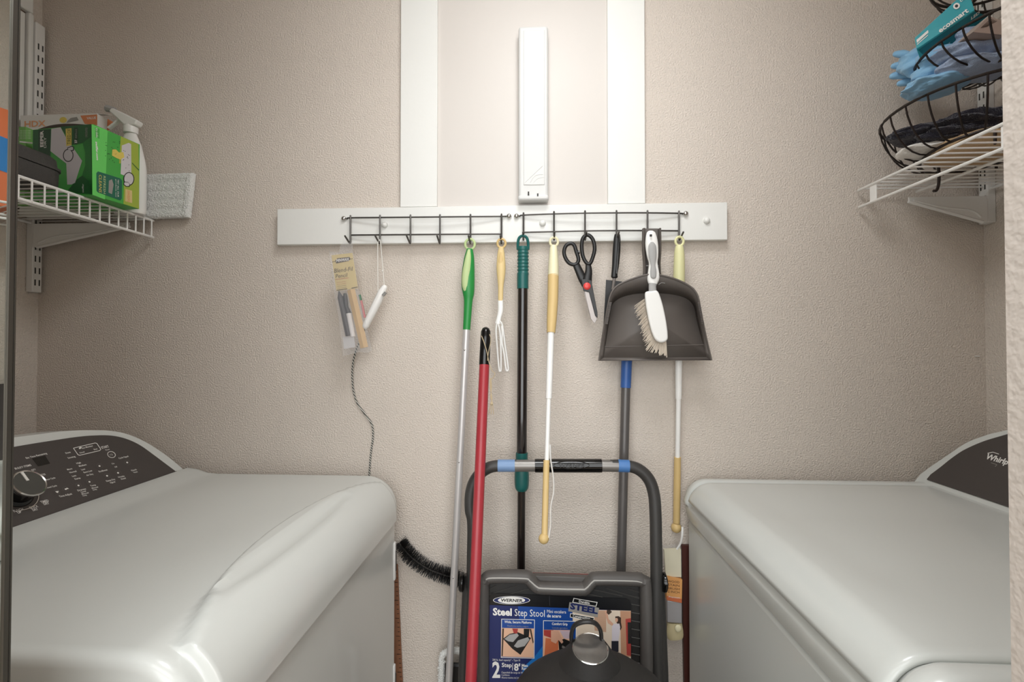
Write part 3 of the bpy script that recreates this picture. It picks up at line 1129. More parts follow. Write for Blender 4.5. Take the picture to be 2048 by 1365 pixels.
# cut opening at the top, dark inside, and the flap
op = MB()
fl = [onplane(*q8(x, y), V((A2.x, A2.y, 0)), nA) for x, y in ((255, 398), (940, 330))]
mid = (C2 + A2) / 2 + V((nA.x, nA.y)).normalized() * 0.002
back = [V((p.x, p.y, ztopb - 0.001)) for p in (A2 + (D2 - C2) * 0.5, C2 + (D2 - C2) * 0.5)]
arc = [V((C2.x + (A2.x - C2.x) * i / 12, C2.y + (A2.y - C2.y) * i / 12 + 0.004, ztopb - 0.002 + 0.011 * math.sin(PI * (i / 12) ** 0.8))) for i in range(13)]
op.add([V((p.x, p.y, ztopb - 0.004)) for p in arc] + arc, [(i, i + 1, 14 + i, 13 + i) for i in range(12)])
op.build('lifted_flap', mat('carton_inside', (70, 60, 50), 0.8), sw, solid=0.0008)

# speckled black case, runs along the shelf front
e1 = atz(134, 381, ZD)
cx1, cx0 = e1.x, e1.x - 0.17
cy1 = e1.y
cs = thing('tool_case', 'black speckled hard case lying along the shelf front edge', 'case', ((cx0 + cx1) / 2, cy1 - 0.15, ZD))
hc = at(132, 322, cy1).z - ZD


def rrect(x0, x1, y0, y1, r, n=5):
    pts = []
    for cx, cy, a0 in ((x1 - r, y1 - r, 0), (x0 + r, y1 - r, PI / 2), (x0 + r, y0 + r, PI), (x1 - r, y0 + r, 1.5 * PI)):
        for i in range(n + 1):
            a = a0 + PI / 2 * i / n
            pts.append(V((cx + r * math.cos(a), cy + r * math.sin(a), 0)))
    return pts


def rloft(x0, x1, y0, y1, r, levels, name, m, parent):
    base = []
    for ins, z in levels:
        base.append([p + V((0, 0, z)) for p in rrect(x0 + ins, x1 - ins, y0 + ins, y1 - ins, max(0.004, r - ins * 0.5))])
    return MB().loft(base).build(name, m, parent)


rloft(cx0, cx1, cy1 - 0.34, cy1, 0.03, [(0.004, ZD), (0.001, ZD + 0.004), (0, ZD + hc * 0.52)], 'case_base', CASE, cs)
rloft(cx0 - 0.001, cx1 + 0.002, cy1 - 0.342, cy1 + 0.002, 0.03, [(0.0, ZD + hc * 0.54), (0.0, ZD + hc * 0.62), (0.004, ZD + hc * 0.64), (0.006, ZD + hc * 0.9), (0.012, ZD + hc)], 'case_lid', CASE, cs)

# spray bottle
sb = atz(262, 436, ZD)
sb = V((at(260, 400, 1.183).x, 1.183, ZD))
sp = thing('spray_bottle', 'white trigger spray bottle behind the green carton', 'bottle', sb)
hN = at(243, 268, 1.183).z - ZD
MB().lathe(sb, (0, 0, 1), [(0.036, 0), (0.0385, 0.006), (0.0385, 0.115), (0.036, 0.135), (0.026, hN - 0.03), (0.017, hN - 0.008), (0.0135, hN)], 28).squash_y(sb.y, 0.68).build('bottle_body', WHITEP, sp)
tx = at(243, 260, 1.183)
off = V((at(243, 260, 1.183).x - sb.x, 0, 0))
MB().lathe(sb + V((0, 0, hN)), (0, 0, 1), [(0.016, 0), (0.016, 0.016), (0.012, 0.018), (0.011, 0.024)], 18).build('collar', WHITEP, sp)
zz = ZD + hN
head = [at(p[0], p[1], 1.183) for p in ((258, 239), (263, 230), (240, 218), (212, 205), (206, 212), (222, 226), (236, 240))]
dxy = V((sb.x - at(245, 236, 1.183).x + 0.002, 0, zz + 0.020 - at(245, 238, 1.183).z))
MB().prism([p + dxy + V((0, -0.011, 0)) for p in head], (0, 0.022, 0)).build('trigger_head', WHITEP, sp, bevel=0.003)
noz = [at(p[0], p[1], 1.183) + dxy for p in ((212, 207), (196, 203))]
MB().tube(noz, [0.007, 0.009], 8).build('nozzle', GRUB, sp, smooth=False)
trg = [at(p[0], p[1], 1.183) + dxy for p in ((224, 222), (214, 232), (204, 240), (200, 243))]
MB().tube(smoothp(trg), 0.0035, 8, sq=1.8).build('trigger', WHITEP, sp)

# white value box behind
yb_ = 1.177
h0, h1 = at(40, 300, yb_), at(194, 227, yb_)
vb = thing('value_box', 'white printed value box behind the green carton', 'box', ((h0.x + h1.x) / 2, yb_ + 0.02, ZD))
bx1 = h1.x
MB().box(h0.x, bx1, yb_, yb_ + 0.038, ZD, h1.z).build('carton', BOXW, vb, smooth=False, bevel=0.001)
P = Print(V((0, yb_, 0)), V((0, -1, 0)))
P.text('HDX', *q8(165, 365), 240 * K8, mat('print_peach', (226, 160, 110), 0.5), 2, (1, -0.04), (0, -1), height=66 * K8, bold=0.02)
P.build('brand_print', vb)
P = Print(V((0, yb_, 0)), V((0, -1, 0)))
P.ell(*q8(605, 285), 42 * K8, 34 * K8, PRYEL, 1)
P8(P, [(660, 290), (690, 262), (760, 250), (780, 285), (640, 320)], PRINTG, 2)
P.build('picture_print', vb)
P = Print(V((0, yb_, 0)), V((0, -1, 0)))
P8(P, [(800, 235), (992, 222), (992, 345), (850, 330)], BOXO, 0)
P.text('VALUE', *q8(872, 278), 105 * K8, PRINTW, 2, (1, -0.05), (0, -1), height=26 * K8, bold=0.02)
P.build('corner_print', vb)
# its raised lid flap
MB().prism([V((h0.x + 0.02, yb_ + 0.002, h1.z)), V((bx1, yb_ + 0.002, h1.z)), V((bx1 + 0.008, yb_ + 0.036, h1.z + 0.012)), V((h0.x + 0.03, yb_ + 0.036, h1.z + 0.014))], (0, 0, 0.0012)).build('lid_flap', BOXW, vb, smooth=False)
P = Print(V((bx1, 0, 0)), V((1, 0, 0)))
P.poly([(215, 238), (226, 244), (228, 256), (214, 262)], BOXO, 0)
P.build('side_print', vb)

# small light green carton behind the black case
gx0, gx1 = at(30, 270, 1.085).x, at(66, 270, 1.085).x
gb = thing('paper_carton', 'small light green carton wedged behind the black case', 'box', ((gx0 + gx1) / 2, 1.09, ZD))
zg = at(45, 255, 1.075).z
MB().box(gx0, gx1 - 0.004, 1.072, 1.105, ZD, zg).build('carton', mat('carton_leaf', (120, 178, 92), 0.5), gb, smooth=False)
P = Print(V((0, 1.072, 0)), V((0, -1, 0)))
P.poly([(31, 257), (38, 257), (38, 273), (31, 273)], PRINTW, 1)
for k in range(6):
    P.text('dry cloth refills', 40, 262 + k * 3.2, 22, PRINTW, 1, height=1.6)
P.poly([(39, 282), (66, 285), (66, 288), (39, 285)], PRINTW, 1)
P.build('front_print', gb)

# white chenille pad against the back wall
pd0, pd1 = at(250, 450, 1.228), at(386, 348, 1.228)
zp0, zp1 = ZD + 0.0006, pd1.z
pa = thing('mop_pad', 'white chenille mop pad sticking out past the shelf end', 'mop pad', (pd1.x - 0.05, 1.232, zp0))
rowsF = []
nxp, nzp = 90, 70
xA, xB = pd1.x - 0.22, pd1.x
for i in range(nzp + 1):
    v = i / nzp
    r_ = []
    for j in range(nxp + 1):
        u = j / nxp
        xx = xA + (xB - xA) * u - 0.013 * (1 - v) * u
        zz = zp0 + (zp1 - zp0) * v + 0.003 * u
        edge = min(u * 5, (1 - u) * (xB - xA) / 0.017, v * (zp1 - zp0) / 0.014, (1 - v) * (zp1 - zp0) / 0.014)
        ridge = 0.0028 if edge < 1 else 0.0018 * abs(math.sin(v * PI * 5.0))
        th = 0.0055 + ridge * (1 if edge > 0.35 else edge / 0.35)
        th += 0.0022 * nz((xx * 260, zz * 260, 0)) + 0.0012 * nz((xx * 600, zz * 600, 3))
        jx = 0.0014 * nz((xx * 300, zz * 300, 9))
        r_.append(V((xx + jx, 1.2335 - th, zz + 0.0012 * nz((xx * 300, zz * 300, 19)))))
    rowsF.append(r_)
pm = MB().grid(rowsF)
nn = (nxp + 1)
o0 = len(pm.v)
loop = [i for i in range(nn)] + [(r + 1) * nn - 1 for r in range(1, nzp + 1)] + [nzp * nn + i for i in range(nn - 2, -1, -1)] + [r * nn for r in range(nzp - 1, 0, -1)]
pm.v += [V((pm.v[i].x, 1.240, pm.v[i].z)) for i in loop]
L = len(loop)
for i in range(L):
    pm.f.append([loop[i], loop[(i + 1) % L], o0 + (i + 1) % L, o0 + i])
    pm.m.append(0)
pm.f.append([o0 + i for i in range(L)])
pm.m.append(0)
pm.build('chenille_face', PADM, pa, angle=70)

# ------------------------------------------------------------------ tools on the hooks
def px_path(pts, Y0, Y1=None):
    """pts in picture coordinates, depth running evenly from Y0 to Y1"""
    if Y1 is None:
        Y1 = Y0
    n = len(pts)
    ya, yb = pts[0][1], pts[-1][1]
    out = []
    for p in pts:
        t = (p[1] - ya) / (yb - ya) if yb != ya else 0
        out.append(at(p[0], p[1], Y0 + (Y1 - Y0) * t))
    return out


def pole(mb, x0, y0, x1, y1, w0, w1, Y0, Y1=None, seg=16, dome=False):
    Y1 = Y0 if Y1 is None else Y1
    return mb.tube([at(x0, y0, Y0), at(x1, y1, Y1)], [w0 / 2 * S(Y0), w1 / 2 * S(Y1)], seg, dome=dome)


def ring(cx, cy, rx, ry, r, Y, n=24, sq=1.0):
    return MB().tube([at(cx + rx * math.cos(2 * PI * i / n), cy + ry * math.sin(2 * PI * i / n), Y) for i in range(n)], r * S(Y), 8, sq=sq, closed=True)


def grip(stations, Y0, Y1=None, sq=1.0, n=5, seg=18):
    """stations: (x, y, width) in picture coordinates"""
    Y1 = Y0 if Y1 is None else Y1
    sm = smoothp([V(s) for s in stations], n)
    ya, yb = stations[0][1], stations[-1][1]
    P, R = [], []
    for s in sm:
        Y = Y0 + (Y1 - Y0) * (s.y - ya) / (yb - ya)
        P.append(at(s.x, s.y, Y))
        R.append(max(0.0005, s.z / 2 * S(Y)))
    return MB().tube(P, R, seg, sq=sq)


YH = 1.196          # where loops hang in the crook of the hooks

# 1 mop with green grip (fifth hook of the left rack)
t = thing('flat_mop', 'mop with green grip and long silver pole reaching the floor', 'mop', (at(893, 1500, 1.17).x, 1.17, 0.0))
ring(940, 489, 9.5, 10.5, 2.6, YH).build('hang_ring', PALEG, t)
g = grip([(939.5, 498, 12), (938.5, 515, 20), (936.5, 545, 26), (936, 570, 27), (937, 588, 23), (936.5, 602, 18), (935, 630, 16), (933, 662, 15)], YH, 1.192, 0.8).build('grip', GREEN, t)
ins = smoothp([V((938, 499, 5)), V((936, 520, 13)), V((932.5, 550, 17)), V((931.5, 572, 15)), V((933, 589, 5))], 5)
MB().tube([at(p.x, p.y, YH - 0.0088) for p in ins], [p.z / 2 * S(YH) for p in ins], 12, sq=0.75).build('grip_inlay', PALEG, g)
P0m = at(933, 660, 1.192)
P1m = at(884, 1640, 1.150)
for a, b, wd in ((0.0, 0.063, 15.2), (0.063, 0.298, 14.2), (0.298, 0.535, 14.8), (0.535, 0.93, 14.2)):
    MB().tube([P0m.lerp(P1m, a), P0m.lerp(P1m, b)], wd / 2 * S(1.19), 16).build('pole_section', ALU, t)
    pb = P0m.lerp(P1m, max(0.02, b - 0.02))
    if b < 0.9:
        MB().sphere(pb + V((-0.001, -wd / 2 * S(1.19), 0)), 0.0022, 8, 6).build('snap_button', CHROME, t)
mh0, mh1 = at(893, 1322, 1.205), at(935, 1322, 1.205)
cxm = (mh0.x + mh1.x) / 2
MB().box(mh0.x - 0.004, mh1.x + 0.002, 1.198, 1.210, 0.03, mh0.z - 0.004).build('head_plate', BLACKP, t, bevel=0.006)
fm = MB()
random.seed(3)
zt_h = mh0.z + 0.012
edge = []
for i in range(120):
    z = 0.02 + (zt_h - 0.03) * i / 119
    wob = 0.016 * (1 - i / 119)
    edge.append(V((mh0.x - 0.012 - wob, 1.208, z)))
for i in range(40):
    a = PI - PI * i / 39
    edge.append(V((cxm + (mh1.x - mh0.x + 0.024) / 2 * math.cos(a), 1.208, zt_h - 0.006 + 0.018 * math.sin(a))))
for i in range(120):
    edge.append(V((mh1.x + 0.012, 1.208, zt_h - 0.012 - (zt_h - 0.03) * i / 119)))
for e_ in edge:
    for k in range(9):
        d = V((random.uniform(-1, 1), random.uniform(-1, 0.7), random.uniform(-1, 1))).normalized()
        p = e_ + d * 0.004
        q = e_ + d * random.uniform(0.008, 0.013)
        s_ = d.orthogonal().normalized() * 0.0018
        fm.add([p + s_, p - s_, q], [(0, 1, 2)])
fm.tube(edge[::6], 0.008, 8)
fm.build('chenille_fringe', PADM, t, kind='stuff', recalc=False)

# 2 white and tan fork shaped tool (last hook of the left rack)
t = thing('two_pronged_fork', 'tan handled fork with two white open prongs on the wire rack', 'fork', at(1008, 745, YH))
ring(1003, 487, 8, 9, 2.4, YH).build('hang_ring', TAN, t)
g = grip([(1002.5, 495, 10), (1002, 510, 15), (1002, 535, 18.5), (1002, 553, 16), (1001.5, 575, 11), (1001, 602, 10)], YH, 1.19, 0.7).build('handle', mat('pale_tan_plastic', (222, 196, 140), 0.45), t)
MB().tube([at(1001.5, y, YH - 0.006) for y in (505, 520, 540, 552)], [r * S(YH) for r in (2, 5.5, 6.5, 2)], 10, sq=0.5).build('thumb_rest', TAN, g)
grip([(1001, 600, 10.5), (1001, 622, 10.5), (998, 636, 9.5), (995.5, 648, 11)], 1.19, 1.188, 0.6).build('neck', WHITEP, t)
for st in (((993, 644), (994.5, 700), (998.5, 741)), ((999.5, 648), (1000.5, 700), (1001.5, 741))):
    pass
a1 = [(995, 642), (992.2, 660), (994, 690), (998, 738), (1000.5, 742.5), (1002, 738), (1001.8, 700), (1000, 665), (996.5, 648)]
MB().tube(smoothp([at(x, y, 1.187) for x, y in a1], 4), 1.9 * S(1.187), 8, sq=1.3).build('prong', WHITEP, t)
a2 = [(999, 642), (1005, 652), (1010, 690), (1016.5, 735), (1015, 741.5), (1012, 739), (1008.5, 710), (1004, 685), (1004.5, 665), (1003, 652)]
MB().tube(smoothp([at(x, y, 1.187) for x, y in a2], 4), 1.9 * S(1.187), 8, sq=1.3).build('prong', WHITEP, t)

# 3 extension pole with dark teal grip
t = thing('extension_pole', 'glossy black pole with ribbed dark teal grip and collar', 'pole', (at(1042, 1500, 1.19).x, 1.17, 0.0))
pth = [at(x, y, YH) for x, y in ((1036, 500), (1035.8, 487), (1038.5, 476), (1046, 472), (1053.5, 476), (1056.2, 487), (1056, 500))]
MB().tube(smoothp(pth, 4), 3.0 * S(YH), 8, sq=1.3).build('hang_loop', TEAL, t)
sts = [(1046, 494, 21), (1046, 500, 22.5)]
for k in range(14):
    y = 503 + k * 3.4
    sts += [(1046, y, 23.4 if k % 2 else 20.6)]
sts += [(1045.5, 553, 23), (1045.5, 578, 23)]
grip(sts, YH, 1.196, 1.0, 3).build('grip', TEAL, t)
pole(MB(), 1045.5, 576, 1043.5, 912, 20.5, 20.5, 1.196, 1.19, 20).build('upper_pole', BLKPOLE, t)
grip([(1043.5, 906, 24), (1043.5, 925, 24.5), (1043.5, 935, 27), (1043.5, 958, 29), (1043.5, 975, 27), (1043.5, 982, 20)], 1.19, 1.19, 1.0, 3).build('collar', TEAL, t)
lo = at(1043, 975, 1.19)
MB().tube([lo, V((lo.x - 0.004, 1.175, 0.004))], 8 * S(1.19), 18, dome=False).build('lower_pole', BLKPOLE, t)


# 4, 9: cream telescoping back brushes
def cream_tool(label, top, gripm, grip_st, tan_st, white, white2, tan2, knob, strap, YT, YE_):
    t = thing('telescopic_stick', label, 'stick', at(knob[0], knob[1] + 10, YE_), 'cream and tan telescopic sticks on the right rack')
    ya, yb = top[1], knob[1]
    Yf = lambda y: YT + (YE_ - YT) * max(0, (y - ya)) / (yb - ya)

    def seg(st, nm, m, dome=False, **k):
        sm = smoothp([V(s) for s in st], 4)
        return MB().tube([at(s.x, s.y, Yf(s.y)) for s in sm], [s.z / 2 * S(Yf(s.y)) for s in sm], 14, dome=dome).build(nm, m, t)
    ring(top[0], top[1], 8, 9, 2.5, YT).build('hang_ring', gripm, t)
    seg(grip_st, 'grip', gripm)
    if tan_st:
        seg(tan_st, 'lower_grip', TAN)
    seg(white, 'outer_tube', WHITEP)
    seg(white2, 'inner_tube', WHITEP)
    seg(tan2, 'end_piece', TAN)
    MB().sphere(at(knob[0], knob[1], Yf(knob[1])), knob[2] * S(YE_), 14, 10).build('end_knob', TAN, t)
    if strap:
        MB().tube(smoothp([at(x, y, Yf(y) - d) for x, y, d in strap], 5), 1.6 * S(YE_), 8, sq=2.0).build('strap', WHITEP, t)
    return t


cream_tool('cream stick with tan ends and white strap hanging before the stool bar', (1108, 484), CREAM,
           [(1107.5, 492, 12), (1107, 500, 16), (1107, 525, 20), (1106.5, 553, 22)],
           [(1106.5, 551, 22), (1105.5, 600, 21.5), (1103.5, 640, 20), (1102, 666, 17)],
           [(1102, 664, 13.5), (1097.5, 798, 12.5)], [(1097.5, 796, 9.5), (1093.5, 924, 9)],
           [(1093, 921, 12.5), (1089, 1072, 12.5)], (1087.5, 1078, 10.5),
           [(1100.5, 890, 0.002), (1101.5, 920, 0.003), (1106.5, 955, 0.004), (1107, 985, 0.004), (1101.5, 1015, 0.004), (1101, 1050, 0.003), (1097.5, 1076, 0.002)], YH, 1.045)
cream_tool('cream stick with tan end knob hanging behind the dustpan', (1359, 483), YCREAM,
           [(1359, 491, 13), (1358.5, 500, 18), (1358.5, 520, 21), (1358, 560, 22), (1358, 600, 20)], None,
           [(1358, 598, 16), (1357.5, 700, 14), (1357, 798, 12)], [(1357, 796, 9.5), (1355, 918, 9)],
           [(1355, 915, 13), (1354, 980, 13.5), (1353, 1046, 13)], (1352.5, 1056, 10),
           None, YH, 1.238)

# 5 scissors
K1 = 1 / 3.79


def q1(x, y, Y):
    return at(1060 + x * K1, 400 + y * K1, Y)


t = thing('kitchen_scissors', 'black handled scissors with red pivot hanging from the right rack', 'scissors', q1(490, 935, 1.19))
lp = [(310, 330), (275, 345), (258, 390), (268, 440), (300, 482), (345, 490), (368, 455), (350, 390), (335, 345)]
h1_ = MB().tube(smoothp([q1(x, y, 1.192) for x, y in lp], 4, True), 3.9 * S(1.19), 10, sq=1.1, closed=True)
h1_.tube(smoothp([q1(x, y, 1.192) for x, y in ((345, 480), (372, 540), (400, 600), (440, 660))], 4), [r * S(1.19) for r in (7, 7.2, 7.4, 7.6, 7.8, 8, 8.2, 8.4, 8.6, 8.8, 9, 9, 9)], 10, sq=0.45)
h1_.tube([q1(352, 400, 1.192), q1(376, 398, 1.192)], 3.5 * S(1.19), 8)
h1_.build('handle', BLACKP, t)
rp = [(425, 268), (398, 300), (392, 360), (402, 430), (428, 478), (455, 482), (478, 430), (490, 370), (480, 310), (455, 275)]
h2_ = MB().tube(smoothp([q1(x, y, 1.188) for x, y in rp], 4, True), 3.9 * S(1.19), 10, sq=1.1, closed=True)
h2_.tube(smoothp([q1(x, y, 1.188) for x, y in ((440, 478), (445, 540), (435, 600), (428, 660))], 4), [r * S(1.19) for r in (5, 5.5, 6, 6.5, 7, 7.5, 8, 8.5, 9, 9.5, 10, 10, 10)], 10, sq=0.45)
h2_.build('handle', BLACKP, t)
MB().prism([q1(x, y, 1.183) for x, y in ((390, 600), (465, 610), (512, 855), (512, 895), (495, 880), (448, 700), (405, 690))], (0, 0.003, 0)).build('blade_cover', BLACKP, t, bevel=0.0008)
MB().prism([q1(x, y, 1.1865) for x, y in ((408, 670), (450, 690), (500, 870), (508, 905), (490, 938), (462, 905))], (0, 0.0022, 0)).build('blade', STEEL, t, bevel=0.0005)
MB().prism([q1(x, y, 1.1895) for x, y in ((404, 680), (430, 690), (478, 900), (466, 915), (448, 860))], (0, 0.002, 0)).build('blade', STEEL, t, bevel=0.0005)
MB().lathe(q1(432, 655, 1.183), (0, -1, 0), [(7.2 * S(1.19), -0.004), (7.2 * S(1.19), 0.001), (5.5 * S(1.19), 0.003), (2 * S(1.19), 0.0036)], 18).build('pivot', REDDOT, t)

# 6 black turner
t = thing('grill_turner', 'black turner with metal shank half hidden behind the dustpan', 'turner', q1(600, 940, 1.205))
sm = [(662, 262, 40), (660, 300, 52), (655, 400, 58), (648, 500, 52), (640, 560, 46), (640, 585, 50), (640, 595, 30)]
hd = smoothp([V(s) for s in sm], 4)
MB().tube([q1(p.x, p.y, 1.196) for p in hd], [p.z / 2 * K1 * S(1.2) for p in hd], 14, sq=0.7).build('handle', BLACKP, t)
MB().tube([q1(676, 262, 1.19), q1(655, 560, 1.188)], 1.6 * S(1.19), 6).build('handle_ridge', BLACKG, t)
MB().tube([q1(640, 590, 1.197), q1(628, 680, 1.207)], 3.2 * S(1.2), 10).build('shank', STEEL, t)
MB().prism([q1(x, y, 1.207) for x, y in ((577, 606), (700, 620), (690, 940), (600, 950), (558, 945))], (0, 0.002, 0)).build('blade', BLACKP, t, smooth=False)

# 7 dustpan
YP = 1.182
t = thing('dustpan', 'dark grey dustpan hung by its handle on the right rack', 'dustpan', at(1310, 722, YP))
rimp = [(1198, 722), (1206, 668), (1214, 622), (1220, 594), (1229, 577), (1245, 566), (1268, 557), (1288, 551), (1304, 549), (1322, 551), (1346, 557), (1368, 566), (1386, 578), (1396, 594), (1402, 625), (1412, 675), (1423, 721)]
flrp = [(1207, 716), (1214, 668), (1219, 632), (1223, 612), (1232, 601), (1248, 593), (1270, 588), (1288, 587), (1304, 586.5), (1322, 587), (1344, 589), (1368, 595), (1382, 604), (1390, 618), (1394, 640), (1404, 680), (1412, 715)]
rs = smoothp([V((x, y, 0)) for x, y in rimp], 3)
fs_ = smoothp([V((x, y, 0)) for x, y in flrp], 3)


def rimY(y):
    return YP - 0.002 - 0.038 * sstep(722, 585, y)


rimw = [at(p.x, p.y, rimY(p.y)) for p in rs]
flw = [at(p.x, p.y, YP) for p in fs_]
n = len(rimw)
mb = MB()
mb.add(flw + [at(1310, y, YP) for y in (640,)], [(i, i + 1, n) for i in range(n - 1)] + [(n - 1, 0, n)])
mb.add(flw + rimw, [(i, i + 1, n + i + 1, n + i) for i in range(n - 1)])
mb.add([flw[0], rimw[0], rimw[-1], flw[-1]], [(0, 1, 2, 3)])
mb.build('pan', DUSTP, t, solid=0.0024, angle=35)
MB().tube(rimw, 0.0022, 8).build('rolled_rim', DUSTP, t)
MB().tube([at(1208, 694, YP - 0.0015), at(1411, 690, YP - 0.0015)], 0.0011, 6).build('floor_crease', DUSTP, t)
tm = MB()
for side in (0, 1):
    for k in range(20):
        y = 606 + k * 2.2
        x = (1220.5 - k * 0.42) if side == 0 else (1397 + k * 0.42)
        c = at(x, y, rimY(y) - 0.001)
        tm.box(c.x - 0.003, c.x + 0.003, c.y - 0.003, c.y + 0.001, c.z - 0.0008, c.z + 0.0008)
tm.build('comb_teeth', DUSTP, t, smooth=False, kind='stuff')
hd_ = MB()
YHP = YP - 0.004
back = [(1288, 556), (1289, 530), (1286, 500), (1286, 462), (1289, 457), (1317, 457), (1320, 462), (1320, 500), (1318, 530), (1320, 556)]
hd_.prism([at(x, y, YHP) for x, y in back], (0, 0.0025, 0))
hd_.build('handle', DUSTP, t, bevel=0.0008)
for pts in (((1288.5, 556), (1289, 530), (1287, 500), (1287, 458)), ((1319.5, 556), (1318, 530), (1319.5, 500), (1319, 458))):
    MB().tube(smoothp([at(x, y, YHP - 0.006) for x, y in pts], 4), 2.6 * S(YHP), 8, sq=3.2).build('handle_flange', DUSTP, t)
MB().tube([at(1290, 532, YHP - 0.010), at(1318, 532, YHP - 0.010)], 1.2 * S(1.18), 6).build('brush_clip', GRUB, t)
MB().tube(smoothp([at(x, y, 1.152) for x, y in ((1317, 570), (1323, 566), (1330, 567))], 3), 0.6 * S(1.15), 6).build('plastic_burr', GRUB, t)

# 8 hand brush clipped on the dustpan
YBR = 1.1400
t = thing('hand_brush', 'white hand brush with beige bristles clipped to the dustpan', 'brush', at(1310, 715, YBR))


def g_at(x, y, w_):
    return (1060 + x * K1, 400 + y * K1, w_ * K1)


st = [g_at(917, 236, 34), g_at(917, 252, 66), g_at(920, 300, 88), g_at(924, 360, 96), g_at(930, 430, 84), g_at(934, 480, 66), g_at(936, 540, 80), g_at(936, 580, 90), g_at(932, 610, 86), g_at(930, 640, 64)]
g = grip(st, 1.1520, 1.1420, 0.55).build('handle', WHITEP, t)
st2 = [g_at(924, 320, 20), g_at(926, 350, 56), g_at(929, 420, 58), g_at(933, 490, 34), g_at(935, 540, 46), g_at(935, 585, 40), g_at(934, 598, 10)]
sm2 = smoothp([V(s) for s in st2], 4)
MB().tube([at(p.x, p.y, 1.1385 - 0.004*(p.y-480)/70) for p in sm2], [p.z / 2 * S(1.1400) for p in sm2], 12, sq=0.35).build('rubber_inlay', GRUB, g)
MB().tube([at(1060 + 916 * K1, 400 + 262 * K1, 1.1380), at(1060 + 916 * K1, 400 + 278 * K1, 1.1380)], 2.4 * S(1.1400), 8, sq=0.6).build('hang_hole', SLOT, g)
grip([g_at(930, 636, 62), g_at(928, 660, 56), g_at(930, 700, 60)], 1.1400, 1.1380, 0.6).build('neck', GRUB, t)
hp = [(930, 690), (965, 688), (985, 720), (1010, 800), (1035, 920), (1048, 1030), (1040, 1065), (1010, 1082), (975, 1078), (945, 1050), (918, 980), (895, 880), (880, 790), (874, 715), (888, 694)]
hs = smoothp([V((x, y, 0)) for x, y in hp], 3, True)
MB().prism([q1(p.x, p.y, 1.1280) for p in hs], (0, 0.010, 0)).build('head', WHITEP, t, bevel=0.004, segs=3)
bm_ = MB()
random.seed(11)
for k in range(620):
    u = random.random()
    v = random.random()
    # root inside the head, tip on the left and bottom
    rx = 885 + 85 * u * 1.0 + 60 * v
    ry = 720 + 330 * u
    tipx = 790 + 90 * u + 150 * v * u + 45 * v * (1 - u) + random.uniform(-12, 12)
    tipy = 800 + 380 * u * (0.90 + 0.10 * v) + 10 * v + random.uniform(-14, 14)
    a = q1(rx, ry, 1.1400 + 0.006 * v)
    b = q1(tipx, tipy, 1.1350 + 0.016 * v)
    sd = V((0.0009, 0, 0.0004))
    dp = V((0, 0.0009, 0))
    bm_.add([a - sd, a + sd, b + sd, b - sd], [(0, 1, 2, 3)])
    bm_.add([a - dp, a + dp, b + dp, b - dp], [(0, 1, 2, 3)])
bm_.build('bristles', BRIST, t, smooth=False, kind='stuff', recalc=False)

# 10 pencil pack in a clear bag (first hook)
KP = 1 / 5.25


def q3(x, y, Y):
    return at(640 + x * KP, 470 + y * KP, Y)


t = thing('pencil_pack', 'clear bag of wood touch-up pencils on the first hook', 'packet', q3(380, 1270, 1.19))
bag = [(95, 172), (200, 185), (212, 110), (245, 75), (330, 82), (345, 100), (345, 185), (400, 560), (545, 1215), (500, 1240), (410, 1232), (240, 1275), (200, 900), (140, 560)]
MB().prism([q3(x, y, 1.178) for x, y in bag], (0, 0.0006, 0)).build('bag', CLEAR, t, smooth=False)
cdo = MB().prism([q3(x, y, 1.186) for x, y in ((120, 215), (340, 190), (398, 560), (172, 590))], (0, 0.0008, 0)).build('card', CARD, t, smooth=False)
P = Print(V((0, 1.186, 0)), V((0, -1, 0)))


def p3(x, y):
    return (640 + x * KP, 470 + y * KP)


DKB = mat('print_dark_brown', (62, 46, 34), 0.6)
P.poly([p3(*p) for p in ((160, 268), (185, 245), (310, 232), (320, 255), (300, 275), (170, 300))], DKB, 1)
P.line([p3(125, 285), p3(345, 250)], 0.8, DKB, 1)
P.text('MINWAX', *p3(170, 286), 135 * KP, PRINTW, 2, (1, -0.12), (0.05, -1), height=30 * KP, bold=0.02)
P.text('Blend-Fil', *p3(150, 400), 190 * KP, DKB, 2, (1, -0.12), (0.05, -1), height=44 * KP)
P.text('Pencil', *p3(165, 455), 120 * KP, DKB, 2, (1, -0.12), (0.05, -1), height=40 * KP)
P.line([p3(162, 470), p3(300, 452)], 0.8, PRRED, 1)
for k in range(4):
    P.text('touch up wood finish', *p3(175 + k * 3, 505 + k * 20), 95 * KP, PRRED if k < 2 else DKB, 2, (1, -0.12), (0.05, -1), height=9 * KP)
P.line([p3(175, 582), p3(285, 566)], 1.4, DKB, 1)
P.line([p3(330, 560), p3(396, 548)], 1.4, DKB, 1)
P.build('card_print', cdo)
MB().tube([q3(197, 590, 1.186), q3(215, 660, 1.186), q3(300, 1060, 1.186)], [r * S(1.19) for r in (1, 6, 6.5)], 8).build('pencil', mat('pencil_charcoal', (58, 54, 54), 0.6), t)
MB().tube([q3(262, 615, 1.187), q3(265, 650, 1.187), q3(275, 760, 1.187), q3(305, 825, 1.187)], [r * S(1.19) for r in (3, 4.5, 5, 5)], 10).build('marker_cap', BLACKP, t)
MB().tube([q3(300, 825, 1.187), q3(345, 1070, 1.187)], 5.2 * S(1.19), 10).build('marker_barrel', mat('marker_white', (214, 208, 204), 0.5), t)
MB().tube([q3(325, 575, 1.188), q3(400, 900, 1.188), q3(465, 1185, 1.188)], 8.2 * S(1.19), 4, sq=0.35).build('wood_strip', WOODT, t, smooth=False)
